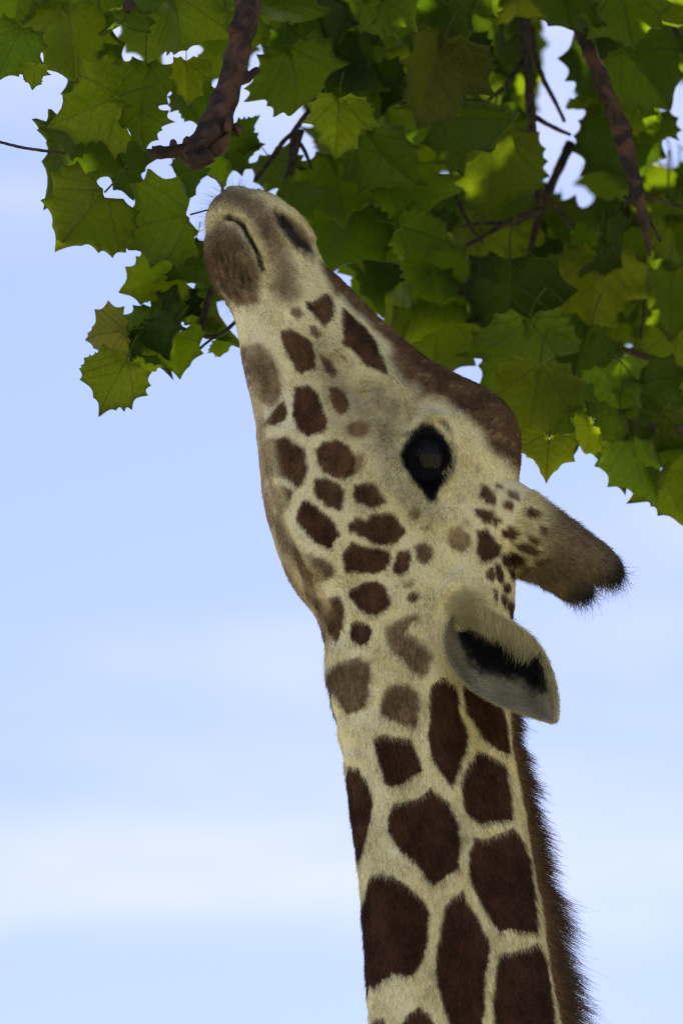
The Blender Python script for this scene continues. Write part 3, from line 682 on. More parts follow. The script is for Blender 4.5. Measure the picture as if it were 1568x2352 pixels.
# legs are part of the same skin mesh
allV, allF = [V], F.tolist() + caps
legs = []
zg = -P0[2]
for a0, hind in ((.86, False), (2.12, True)):
    for s in (-1, 1):
        if hind: path = [(a0, s*.13, -2.3, .19), (a0+.02, s*.14, -2.75, .12), (a0-.05, s*.14, -3.05, .075), (a0+.10, s*.14, -3.35, .062), (a0+.03, s*.14, -3.75, .042), (a0+.02, s*.14, zg+.16, .045), (a0-.02, s*.14, zg+.09, .06), (a0-.05, s*.14, zg+.002, .085)]
        else: path = [(a0, s*.15, -1.95, .17), (a0-.02, s*.15, -2.5, .105), (a0, s*.15, -2.95, .075), (a0-.02, s*.15, -3.15, .078), (a0, s*.15, -3.35, .052), (a0, s*.15, -3.8, .042), (a0-.02, s*.15, zg+.14, .048), (a0-.05, s*.15, zg+.002, .085)]
        rp = resample(path, 40)
        lv, lf, _, _ = tube(rp[:, :3], rp[:, 3], 20)
        off = sum(len(x) for x in allV)
        allV.append(lv); allF += [[v + off for v in f] for f in lf]; legs.append(lv)
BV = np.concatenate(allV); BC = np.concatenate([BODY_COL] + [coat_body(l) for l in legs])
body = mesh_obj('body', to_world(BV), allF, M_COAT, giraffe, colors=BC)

def surf(px, py):
    """near-flank surface point and normal at a photo pixel"""
    uv = project(to_world(V))
    k = np.where((np.abs(uv[:, 0] - px) < 14) & (np.abs(uv[:, 1] - py) < 14) & (V[:, 1] < 0))[0]
    j = k[np.argmin(((uv[k] - (px, py)) ** 2).sum(1))]
    return V[j], NRM[j]

# ---- eyes
ep, en = surf(983, 1047)
for s in (1, -1):
    c = ep - en * .0105
    nu, nv = 40, 24
    ev = []
    for i in range(nv + 1):
        for k in range(nu):
            a, t = 2 * pi * k / nu, pi * i / nv
            ev.append((sin(t) * cos(a), sin(t) * sin(a), cos(t)))
    ev = np.array(ev)
    ax = np.array([-0.38, 0, .92]); bx = np.cross(en, ax); bx /= np.linalg.norm(bx); ax = np.cross(bx, en)
    pts = c + ev[:, :1] * bx * .0250 + ev[:, 1:2] * ax * .0300 + ev[:, 2:3] * en * .0200
    pts[:, 1] *= s
    ef = [[i * nu + k, i * nu + (k + 1) % nu, (i + 1) * nu + (k + 1) % nu, (i + 1) * nu + k] for i in range(nv) for k in range(nu)]
    e_ = mesh_obj('eye', to_world(pts), ef, M_EYE, giraffe)
    if s == 1: near_eyeball = e_

# ---- ossicones
OS = [(1085,1190,-.008,105),(1130,1200,-.014,120),(1168,1206,-.022,108),(1208,1215,-.031,84),(1252,1231,-.038,65),(1300,1252,-.044,53),(1342,1275,-.049,48),(1376,1297,-.052,46),(1400,1313,-.054,42),(1416,1324,-.055,30),(1425,1331,-.056,9)]
oc = np.array([list(to_local(unproject(x, y, b))) + [r * PXM] for x, y, b, r in OS])
oc = resample(oc, 60)
oc[-1, 3] = .002
OSV, OSF, OSN, OST = tube(oc[:, :3], oc[:, 3], 56)
OSV = OSV + OSN * (.0012 * wobble(OSV, 90, 3))[:, None]
OSS = np.repeat(np.linspace(0, 1, 60), 56)
def coat_ossicone(P, s):
    C = coat_body(P)
    k = smoothstep(.30, .60, s + .06 * wobble(P, 60, 5))
    C += (np.array((.13, .08, .047)) - C) * (k * .85)[:, None]
    k = smoothstep(.80, 1.0, s + .03 * wobble(P, 60, 6))
    C += (BLACK * 5 - C) * k[:, None]
    return C
OSC = coat_ossicone(OSV, OSS)
horns = {}
for s in (1, -1):
    ov = OSV.copy(); ov[:, 1] *= s
    if s < 0: ov += np.array([-.008, 0, .014]) * OSS[:, None]      # the pair is not quite even
    horns[s] = mesh_obj('ossicone', to_world(ov), OSF, M_COAT, giraffe, colors=OSC)

# ---- ears: cupped blades with thickness
TOP = [(1052,1392),(1080,1380),(1120,1393),(1165,1425),(1210,1447),(1243,1485),(1266,1532),(1281,1592),(1283,1630),(1276,1652)]
BOT = [(1040,1412),(1022,1440),(1018,1490),(1042,1545),(1088,1590),(1140,1618),(1190,1636),(1232,1650),(1258,1657),(1268,1657)]
NU, NVV = 90, 48
tp = resample(np.array(TOP, float), NU); bt = resample(np.array(BOT, float), NU)
EU = np.repeat(np.linspace(0, 1, NU), NVV); EVv = np.tile(np.linspace(0, 1, NVV), NU)
px = tp[:, 0].repeat(NVV) * (1 - EVv) + bt[:, 0].repeat(NVV) * EVv
py = tp[:, 1].repeat(NVV) * (1 - EVv) + bt[:, 1].repeat(NVV) * EVv
cup = np.sin(np.pi * EVv) ** .8 * np.sin(np.pi * np.clip(EU * .86 + .10, 0, 1)) ** .7
eb = -.082 - .085 * EU ** .7 + .045 * cup - .016 * np.exp(-(EVv / .18) ** 2) * np.sin(pi * EU)
EAR_PX = np.stack([px, py], 1)
EF_L = to_local(unproject(px, py, eb))
Gq = EF_L.reshape(NU, NVV, 3)
en_ = np.cross(np.gradient(Gq, axis=0), np.gradient(Gq, axis=1)).reshape(-1, 3)
en_ /= np.linalg.norm(en_, axis=1, keepdims=True) + 1e-12
if en_[:, 1].mean() > 0: en_ = -en_
thick = .0045 * np.clip(np.minimum(EVv, 1 - EVv) * 8 + .25, 0, 1)
EB_L = EF_L - en_ * thick[:, None]
ei = np.arange(NU * NVV).reshape(NU, NVV); n0 = NU * NVV
EFc = np.stack([ei[:-1, :-1], ei[:-1, 1:], ei[1:, 1:], ei[1:, :-1]], -1).reshape(-1, 4).tolist()
EFc += [[a + n0 for a in f[::-1]] for f in EFc]
loop = list(ei[0, :]) + list(ei[1:, -1]) + list(ei[-1, ::-1][1:]) + list(ei[::-1, 0][1:-1])
EFc += [[loop[i], loop[i] + n0, loop[(i + 1) % len(loop)] + n0, loop[(i + 1) % len(loop)]] for i in range(len(loop))]
EAR_GREY = np.array((.30, .265, .165))
def coat_ear(uv):
    C = np.repeat(EAR_GREY[None], len(uv), 0) * (1 + .35 * wobble(uv, .03, 7))[:, None]
    w = uv + np.stack([6 * wobble(uv, .16, 1), 6 * wobble(uv, .16, 2)], 1)
    black = cC((815,65),(850,90),(885,145),(930,185),(1000,205),(1080,215),(1160,250),(1200,222),(1245,280),(1275,455),(1215,470),(1150,390),(1085,410),(1000,365),(940,375),(870,290),(822,180))
    C += (BLACK * 2 - C) * smoothstep(20, -12, poly_sdf(w, black))[:, None]  # dark inner hair plus the shade inside the cup, painted black
    pale = cC((820,60),(850,20),(960,0),(1060,70),(1130,130),(1190,160),(1195,205),(1165,215),(1150,240),(1080,205),(1000,195),(940,180),(890,135),(850,85))
    C += (CREAM * .92 - C) * smoothstep(7, -7, poly_sdf(w, pale))[:, None]
    rim = cC((1330,420),(1365,540),(1330,640),(1240,640),(1290,610),(1325,560))
    C += (np.array((.34, .33, .26)) - C) * (smoothstep(10, -10, poly_sdf(w, rim)) * .6)[:, None]
    return C
EC_F = coat_ear(EAR_PX)
EC = np.concatenate([EC_F, np.repeat((CREAM * .8)[None], n0, 0)])
for s in (1, -1):
    e = np.concatenate([EF_L, EB_L]); e[:, 1] *= s
    e_ = mesh_obj('ear', to_world(e), EFc, M_COAT, giraffe, colors=EC)
    if s == 1: near_ear = e_

# ------------------------------------------------------------------ hair
def strands(name, roots, dirs, length, curl, r0, c0, c1=None, npt=4, parent=giraffe, r1=.2, label=None, cpow=1.0):
    n = len(roots)
    t = np.linspace(0, 1, npt)
    P = roots[:, None, :] + dirs[:, None, :] * (length[:, None] * t[None])[..., None] + curl[:, None, :] * (length[:, None] * (t ** 2)[None])[..., None]
    hc = bpy.data.hair_curves.new(name)
    hc.add_curves([npt] * n)
    Wd = to_world(P.reshape(-1, 3)).astype(np.float32)
    hc.attributes['position'].data.foreach_set('vector', Wd.ravel())
    ra = hc.attributes.get('radius') or hc.attributes.new('radius', 'FLOAT', 'POINT')
    ra.data.foreach_set('value', (np.asarray(r0).reshape(-1, 1) * (1 - (1 - r1) * t[None]) * np.ones((n, 1))).astype(np.float32).ravel())
    if c1 is None: c1 = c0
    t = t ** cpow
    cc = c0[:, None, :] * (1 - t)[None, :, None] + c1[:, None, :] * t[None, :, None]
    at = hc.attributes.new('coat', 'FLOAT_COLOR', 'POINT')
    at.data.foreach_set('color', np.concatenate([cc.reshape(-1, 3), np.ones((n * npt, 1))], 1).astype(np.float32).ravel())
    hc.materials.append(M_FUR)
    o = bpy.data.objects.new(name, hc)
    col.objects.link(o)
    o.parent = parent; o.matrix_parent_inverse = parent.matrix_world.inverted()
    if label: o['label'] = label
    return o
sc.cycles_curves.shape = 'RIBBONS'

def sample_quads(Vx, Fq, n, weight=None):
    A = Vx[Fq[:, 0]]; B = Vx[Fq[:, 1]]; Cc = Vx[Fq[:, 3]]
    ar = np.linalg.norm(np.cross(B - A, Cc - A), axis=1)
    if weight is not None: ar = ar * weight[Fq[:, 0]]
    f = rng.choice(len(Fq), n, p=ar / ar.sum())
    a, b = rng.random(n), rng.random(n)
    w = np.stack([(1 - a) * (1 - b), a * (1 - b), a * b, (1 - a) * b], 1)
    return f, w
def mixv(A, Fq, f, w): return (A[Fq[f]] * w[..., None]).sum(1)

# short coat over head and neck; sparser on the far flank
UVB = project(to_world(V))
toward = -(NRM @ np.array([HV @ FWD, NV @ FWD, FWD[2]]))
wt = np.where(toward > -.25, 1.0, .10) * ((UVB[:, 1] < 2420) & (UVB[:, 1] > 400))
wt *= np.where(UVB[:, 1] < 1450, 1.35, 1.0)
NFUR = 230000
f, w = sample_quads(V, F, NFUR, wt)
rp = mixv(V, F, f, w); rn = mixv(NRM, F, f, w); rf = mixv(FLOW, F, f, w)
rn /= np.linalg.norm(rn, axis=1, keepdims=True)
ruv = project(to_world(rp))
near_eye = np.sqrt(((ruv[:, 0] - 983) / 40) ** 2 + ((ruv[:, 1] - 1047) / 46) ** 2) < 1
nost, _ = line_dist(ruv, [(645, 497), (712, 572)])
keep = ~near_eye & ~((nost < 11))
rp, rn, rf, ruv = rp[keep], rn[keep], rf[keep], ruv[keep]
n = len(rp)
clump = np.stack([wobble(rp, 70, 1), wobble(rp, 70, 2), wobble(rp, 70, 3)], 1)
face = smoothstep(1500, 1300, ruv[:, 1])
chin = smoothstep(75, 40, np.linalg.norm((ruv - (525, 610)) / (1, 1.3), axis=1))
lift = .20 + .12 * rng.random(n) + .35 * chin
d = rf + rn * lift[:, None] + clump * .16 + rng.normal(size=(n, 3)) * .13
d /= np.linalg.norm(d, axis=1, keepdims=True)
ln = (.0105 - .0040 * face + .002 * chin) * rng.uniform(.6, 1.3, n)
cr = mixv(BODY_COL, F, f, w)[keep] * (rng.uniform(.58, 1.42, n) * (1 + .16 * clump[:, 0]))[:, None]
strands('fur', rp - rn * .0006, d, ln, -rn * .12 + rng.normal(size=(n, 3)) * .05, rng.uniform(.00014, .00026, n), cr * .95, cr * 1.08)['kind'] = 'stuff'

# bristles of chin and lips
k = np.where((UVB[:, 1] < 720) & (UVB[:, 0] < 620) & (toward > -.3))[0]
k = rng.choice(k, 420)
d = NRM[k] + FLOW[k] * .3 + rng.normal(size=(420, 3)) * .25; d /= np.linalg.norm(d, axis=1, keepdims=True)
strands('whiskers', V[k], d, rng.uniform(.008, .026, 420), rng.normal(size=(420, 3)) * .12 + np.array([0, 0, -.12]), np.full(420, .00012), np.repeat((BROWN * .8)[None], 420, 0))['kind'] = 'stuff'

# ossicone fur, long and dark round the crown
OQ = np.array([q for q in OSF if len(q) == 4])
for s in (1, -1):
    n = 17000
    f, w = sample_quads(OSV, OQ, n)
    rp = mixv(OSV, OQ, f, w); rn = mixv(OSN, OQ, f, w); rt = mixv(OST, OQ, f, w); ss = mixv(OSS[:, None], OQ, f, w)[:, 0]
    k = ss > .30; rp, rn, rt, ss = rp[k], rn[k], rt[k], ss[k]; n = len(rp)
    tipk = smoothstep(.82, .98, ss)
    cl = np.stack([wobble(rp, 150, 1), wobble(rp, 150, 2), wobble(rp, 150, 3)], 1)
    d = rt + rn * (.22 + .25 * tipk)[:, None] + cl * .25 + rng.normal(size=(n, 3)) * .15 + np.array([-.2, 0, -.9]) * tipk[:, None]
    d /= np.linalg.norm(d, axis=1, keepdims=True)
    ln = (.009 + .004 * tipk) * rng.uniform(.5, 1.3, n)
    cr = coat_ossicone(rp, ss) * rng.uniform(.65, 1.35, n)[:, None]
    rp = rp.copy(); 
    cv = rng.normal(size=(n, 3)) * (.08 + .5 * tipk[:, None])
    for A in (rp, d, cv): A[:, 1] *= s
    if s < 0: rp += np.array([-.008, 0, .014]) * ss[:, None]
    strands('ossicone_fur', rp, d, ln, cv, np.full(n, .00021), cr, parent=horns[s])['kind'] = 'stuff'

# ear hair: pale fringe falling across the opening, short nap elsewhere
EQ = np.stack([ei[:-1, :-1], ei[:-1, 1:], ei[1:, 1:], ei[1:, :-1]], -1).reshape(-1, 4)
n = 26000
f, w = sample_quads(EF_L, EQ, n)
rp = mixv(EF_L, EQ, f, w); rn = mixv(en_, EQ, f, w); uvv = mixv(EAR_PX, EQ, f, w)
d = np.array([.5, 0, -.8]) + rn * .25 + rng.normal(size=(n, 3)) * .25; d /= np.linalg.norm(d, axis=1, keepdims=True)
cr = coat_ear(uvv) * rng.uniform(.7, 1.3, n)[:, None]
strands('ear_fur', rp, d, rng.uniform(.003, .007, n), rng.normal(size=(n, 3)) * .2, np.full(n, .0002), cr, parent=near_ear)['kind'] = 'stuff'
n = 2600
u = rng.uniform(.03, .58, n); v = rng.uniform(0, .26, n) * np.clip(1.3 - u * .6, .5, 1)
iu = np.clip((u * (NU - 1)).astype(int), 0, NU - 1); iv = np.clip((v * (NVV - 1)).astype(int), 0, NVV - 1)
rp = EF_L[ei[iu, iv]]; rn = en_[ei[iu, iv]]
tuft = wobble(np.stack([u * 10, u * 10], 1), 2.2, 3)
d = np.stack([.18 + .2 * tuft, np.full(n, -.1), np.full(n, -1.0)], 1) + rn * .35 + rng.normal(size=(n, 3)) * .16; d /= np.linalg.norm(d, axis=1, keepdims=True)
strands('ear_fringe', rp, d, rng.uniform(.008, .026, n) * (1 + .45 * tuft) * (1.15 - .75 * u), rng.normal(size=(n, 3)) * .12, np.full(n, .00019), np.repeat((CREAM)[None], n, 0) * rng.uniform(.7, 1.15, n)[:, None], parent=near_ear)['kind'] = 'stuff'

n = 3000
f, w = sample_quads(EF_L, EQ, n * 4)
uvv = mixv(EAR_PX, EQ, f, w)
blk = cC((815,65),(885,145),(1000,205),(1080,215),(1160,250),(1200,222),(1245,280),(1275,455),(1215,470),(1150,390),(1085,410),(1000,365),(940,375),(870,290),(822,180))
k = np.where(poly_sdf(uvv, blk) < 4)[0][:n]; n = len(k)
rp = mixv(EF_L, EQ, f, w)[k]; rn = mixv(en_, EQ, f, w)[k]
d = np.array([.35, 0, -.9]) + rn * .3 + rng.normal(size=(n, 3)) * .2; d /= np.linalg.norm(d, axis=1, keepdims=True)
strands('ear_dark_hair', rp, d, rng.uniform(.006, .015, n), rng.normal(size=(n, 3)) * .12, np.full(n, .0002), np.repeat((BLACK * 2)[None], n, 0), parent=near_ear)['kind'] = 'stuff'
# hair of the cheek running out along the ear's front edge and round its rim
n = 5200
u = rng.uniform(0, 1, n) ** 1.3; on_top = rng.random(n) < .6
iu = np.clip((u * (NU - 1)).astype(int), 0, NU - 1); iv = np.where(on_top, rng.integers(0, 5, n), NVV - 1)
rp = EF_L[ei[iu, iv]] + rng.normal(size=(n, 3)) * .0015; rn = en_[ei[iu, iv]]
tang = np.gradient(Gq, axis=0)[iu, iv]; tang /= np.linalg.norm(tang, axis=1, keepdims=True)
outw = np.where(on_top[:, None], Gq[iu, 0] - Gq[iu, 6], Gq[iu, -1] - Gq[iu, -7]); outw /= np.linalg.norm(outw, axis=1, keepdims=True) + 1e-9
d = tang * .9 + outw * .35 + rn * .2 + rng.normal(size=(n, 3)) * .18; d /= np.linalg.norm(d, axis=1, keepdims=True)
cr = np.where(on_top[:, None], CREAM * .9, EAR_GREY * 1.3) * rng.uniform(.65, 1.2, n)[:, None]
strands('ear_rim_fur', rp, d, np.where(on_top, rng.uniform(.006, .013, n), rng.uniform(.002, .005, n)), rng.normal(size=(n, 3)) * .1, np.full(n, .0002), cr, parent=near_ear)['kind'] = 'stuff'
k = np.where((UVB[:, 0] > 1010) & (UVB[:, 0] < 1130) & (UVB[:, 1] > 1340) & (UVB[:, 1] < 1450) & (V[:, 1] < 0))[0]
n = 3600
ww = np.exp(-(((UVB[k, 0] - 1062) / 26) ** 2 + ((UVB[k, 1] - 1392) / 26) ** 2))
k = rng.choice(k, n, p=ww / ww.sum())
d = np.stack([np.full(n, .75), np.full(n, -.25), np.full(n, -.45)], 1) + NRM[k] * .35 + rng.normal(size=(n, 3)) * .12; d /= np.linalg.norm(d, axis=1, keepdims=True)
strands('ear_base_fur', V[k], d, rng.uniform(.008, .020, n), NRM[k] * .1 + rng.normal(size=(n, 3)) * .08, np.full(n, .0002), np.repeat((CREAM * .95)[None], n, 0) * rng.uniform(.7, 1.15, n)[:, None], parent=near_ear)['kind'] = 'stuff'

# eyelashes
n = 520
a = rng.uniform(0, 2 * pi, n)
lower = rng.random(n) < .55
a = np.where(lower, rng.normal(-pi / 2 - .1, .5, n), a)
ex, ey = 983 + np.cos(a) * 46, 1050 - np.sin(a) * 54
lp = []
for q in range(n):
    lp.append(np.concatenate(surf(ex[q], ey[q])))
lp = np.array(lp)
d = lp[:, 3:] * .9 + np.stack([np.cos(a) * .35, np.zeros(n), -np.abs(.7 + 0 * a)], 1) + rng.normal(size=(n, 3)) * .12
d /= np.linalg.norm(d, axis=1, keepdims=True)
strands('eyelashes', lp[:, :3] - lp[:, 3:] * .001, d, rng.uniform(.012, .024, n), np.tile([0, 0, -.35], (n, 1)) + 0.0, np.full(n, .0003), np.repeat(BLACK[None], n, 0), parent=near_eyeball)['kind'] = 'stuff'

# mane along the nape
gi = np.arange(NLOW, NS)
nape = V.reshape(NS, NT, 3)[:, 0]
nuv = project(to_world(nape))
rowk = np.where((nuv[:, 1] > 1425) & (np.arange(NS) >= NLOW - 46))[0]
n = 34000
seg = np.linalg.norm(np.gradient(nape, axis=0), axis=1)[rowk]
i0 = rng.choice(rowk, n, p=seg / seg.sum())
along = rng.uniform(-.5, .5, n)[:, None] * np.gradient(nape, axis=0)[i0]
off = rng.normal(0, 1, n).clip(-2, 2) * 3.2
j = (np.round(off).astype(int)) % NT
rp = V.reshape(NS, NT, 3)[i0, j] + rng.normal(size=(n, 3)) * .001 + along
rn = NRM.reshape(NS, NT, 3)[i0, j]; rt = FLOW.reshape(NS, NT, 3)[i0, j]
s = smoothstep(1440, 2350, nuv[i0, 1])
cl = np.stack([wobble(rp, 110, 1), wobble(rp, 110, 2) * .6, wobble(rp, 110, 3)], 1)
d = rn * .95 + rt * .62 + cl * .10 + rng.normal(size=(n, 3)) * .10; d /= np.linalg.norm(d, axis=1, keepdims=True)
ln = (.030 + .032 * s) * (1 - .10 * np.abs(off)) * rng.uniform(.55, 1.12, n) * (1 + .12 * cl[:, 0])
ln *= np.where(rng.random(n) < .02, 1.35, 1)
base = np.array((.46, .29, .16)); tipc = np.array((.028, .013, .010))
k = rng.uniform(.6, 1.3, n)[:, None]
strands('mane', rp, d, ln, rng.normal(size=(n, 3)) * .06 + np.array([0, 0, -.08]), rng.uniform(.00016, .00032, n), base * k, tipc * k, npt=7, r1=.25, cpow=1.0, label='dark bristly mane with paler roots along the nape')

# ------------------------------------------------------------------ tree
TRX = np.array([2.7, 8.6, 0.0])
tree = empty('plane_tree', TRX)
tag(tree, 'broad-leaved plane tree with lobed backlit leaves hanging over the giraffe', 'tree')

def bark_tube(name, pts, rad, mat, n=None, sides=14, rough=.12, parent=tree, seed=0):
    pts = np.asarray(pts, float); rad = np.asarray(rad, float)
    L = np.linalg.norm(np.diff(pts, axis=0), axis=1).sum()
    n = n or int(np.clip(L / max(rad.min(), .004) / .9, 8, 120))
    rs = resample(np.concatenate([pts, rad[:, None]], 1), n)
    v, f, nn, tt = tube(rs[:, :3], np.abs(rs[:, 3]) + 1e-4, sides)
    r = np.repeat(rs[:, 3], sides)
    v = v + nn * (r * rough * (wobble(v / r.mean(), .9, seed) + .6 * wobble(v / r.mean(), 2.6, seed + 1)))[:, None]
    return mesh_obj(name, v, f, mat, parent)

def pxpath(p, b): return unproject(np.array([q[0] for q in p], float), np.array([q[1] for q in p], float), np.full(len(p), b) if np.isscalar(b) else np.array(b, float))
def pxr(r, b): return np.array(r, float) * PXM * (1 + b / DIST if np.isscalar(b) else 1)

# trunk and the limbs above the picture
bark_tube('trunk', [TRX + (0, 0, -.05), TRX + (.03, .02, 1.2), TRX + (-.05, 0, 2.6), TRX + (-.15, -.05, 4.2), TRX + (-.2, 0, 6.0), TRX + (0, .1, 8.2)], [.30, .24, .22, .20, .16, .07], M_BARK, 70, 28, .05)
b1_top = pxpath([(585, -120)], -.02)[0]; b2_top = pxpath([(1200, -90)], .35)[0]; b3_top = pxpath([(1290, -60)], .12)[0]
fork = TRX + np.array((-.15, -.05, 4.3))
bark_tube('limb', [fork, (1.7, 8.1, 5.3), (.8, 7.6, 5.65), (.1, 7.3, 5.55), b1_top + (.03, .03, .22), b1_top], [.11, .085, .065, .045, .026, .020], M_BARK, 80, 18, .08)
bark_tube('limb', [fork + (0, 0, .5), (1.7, 8.6, 5.9), (.9, 8.3, 6.1), b2_top + (.1, .05, .3), b2_top], [.09, .06, .045, .02, .008], M_BARK, 70, 16, .08)
bark_tube('limb', [fork + (.02, 0, .2), (1.8, 7.8, 5.3), (.9, 7.4, 5.5), b3_top + (.05, .02, .25), b3_top], [.09, .06, .04, .02, .011], M_BARK, 70, 16, .08)
bark_tube('limb', [fork + (0, 0, 1.0), (1.9, 9.8, 7.0), (.9, 10.6, 7.8), (-.2, 10.8, 8.2)], [.10, .07, .05, .02], M_BARK, 60, 14, .08)
bark_tube('limb', [fork + (0, 0, .7), (1.9, 7.4, 6.4), (1.0, 6.9, 7.0), (0, 6.8, 7.3)], [.10, .07, .05, .02], M_BARK, 60, 14, .08)

# branches seen in the picture
P1 = [(585,-120),(568,0),(560,60),(543,150),(517,225),(497,285),(478,325),(450,352),(425,365)]
br = bark_tube('branch', pxpath(P1, -.02), pxr([30,28,27,27,29,34,40,38,22], 0), M_BARK, 130, 30, .17, seed=2)
br['label'] = 'thick pruned branch end with a knobbly scar above the muzzle'
bark_tube('stub', pxpath([(455,352),(420,345),(390,350),(368,352),(350,350)], -.02), pxr([20,15,13,16,15], 0), M_BARK, 30, 16, .22, seed=3)
bark_tube('stub', pxpath([(480,355),(455,370),(438,383)], -.03), pxr([24,24,12], 0), M_BARK, 20, 18, .2, seed=5)
for q, (x, y, r, dx, dy) in enumerate([(512,290,26,20,6),(468,335,30,-12,-14),(500,330,30,16,18),(452,366,24,-8,12),(540,300,15,14,-6),(400,335,8,-4,-14),(428,330,9,2,-16),(545,60,14,-22,8),(352,352,15,-6,6)]):
    bark_tube('knob', pxpath([(x, y), (x + dx * .5, y + dy * .5), (x + dx, y + dy)], -.035), pxr([r, r * .95, r * .45], 0), M_BARK, 14, 16, .24, seed=q)
bark_tube('stub', pxpath([(548,178),(570,175),(592,160)], -.02), pxr([16,13,8], 0), M_BARK, 16, 14, .25, seed=4)
bark_tube('stub', pxpath([(560,50),(575,52),(588,58)], -.02), pxr([12,9,6], 0), M_BARK, 12, 10, .25, seed=6)
B3 = [(1290,-60),(1322,45),(1350,110),(1380,175),(1405,240),(1424,290),(1437,350),(1450,400),(1468,450),(1480,520),(1492,588)]
bark_tube('branch', pxpath(B3, .12), pxr([19,18,17,17,20,22,20,17,14,11,4], .12), M_BARK, 90, 16, .22, seed=1)
twigs = [
 ([(1200,-90),(1204,60),(1212,150),(1216,230),(1222,300),(1228,370),(1236,430)], [13,13,11,11,12,8,6], .35),
 ([(1222,62),(1228,130),(1250,190),(1275,235),(1296,280)], [7,6,6,5,4], .38),
 ([(1222,265),(1255,285),(1285,300),(1310,310)], [7,6,5,4], .37),
 ([(1310,330),(1290,370),(1268,420),(1245,470),(1232,520),(1215,580)], [13,12,11,12,10,6], .55),
 ([(1215,370),(1228,420),(1240,470)], [9,9,8], .5),
 ([(1240,480),(1190,500),(1130,530),(1080,560),(1030,585)], [9,8,7,5,3], .5),
 ([(1250,480),(1180,515),(1110,512),(1060,520)], [7,6,5,3], .52),
 ([(1045,445),(1060,485),(1085,530),(1110,560)], [6,6,5,3], .45),
 ([(1135,455),(1110,480),(1085,500)], [6,5,3], .5),
 ([(1260,455),(1290,490),(1310,520),(1345,545),(1380,560)], [5,5,5,4,3], .5),
 ([(1395,790),(1450,808),(1510,830),(1580,858)], [8,8,9,10], .55),
 ([(1528,40),(1545,70),(1575,115),(1610,170)], [11,12,13,14], .2),
 ([(-30,318),(0,326),(45,338),(90,345),(150,352)], [3,3.2,3.5,3.5,3], .03),
 ([(585,415),(620,370),(650,325),(672,305)], [5,6,6,5], .25),
 ([(672,305),(700,345),(716,388)], [5,5,3], .25), ([(672,305),(668,350),(664,385)], [5,5,4], .25),
 ([(672,305),(720,240),(800,100),(860,-60)], [6,7,8,10], .27),
 ([(498,640),(478,690),(465,740),(452,800),(432,838)], [9,8,7,5,3], .22),
 ([(462,770),(490,775),(520,760),(545,735)], [4,4,4,5], .22), ([(498,640),(540,600),(600,520),(660,420),(690,300)], [9,9,10,10,8], .25),
 ([(455,790),(440,820),(470,790),(500,770)], [3,3,3,3], .21),
 ([(450,765),(380,740),(330,735)], [4,3,3], .2), ([(1480,590),(1485,640),(1470,780)], [3,3,3], .5),
 ([(1430,450),(1470,480),(1500,520),(1515,555)], [5,4,4,3], .14), ([(1455,425),(1440,460),(1432,480)], [4,3,2], .14),
 ([(1460,440),(1520,460),(1580,480)], [4,4,5], .2), ([(1195,390),(1180,440),(1176,470)], [3,3,2], .36),
 ([(1205,130),(1160,200),(1120,230)], [6,6,4], .36), ([(1490,100),(1500,140),(1480,190)], [4,4,3], .4),
]
for i, (p, r, b) in enumerate(twigs):
    bark_tube('branch' if max(r) > 9 else 'twig', pxpath(p, b), pxr(r, b), M_TWIG, None, 8, .12, seed=i)

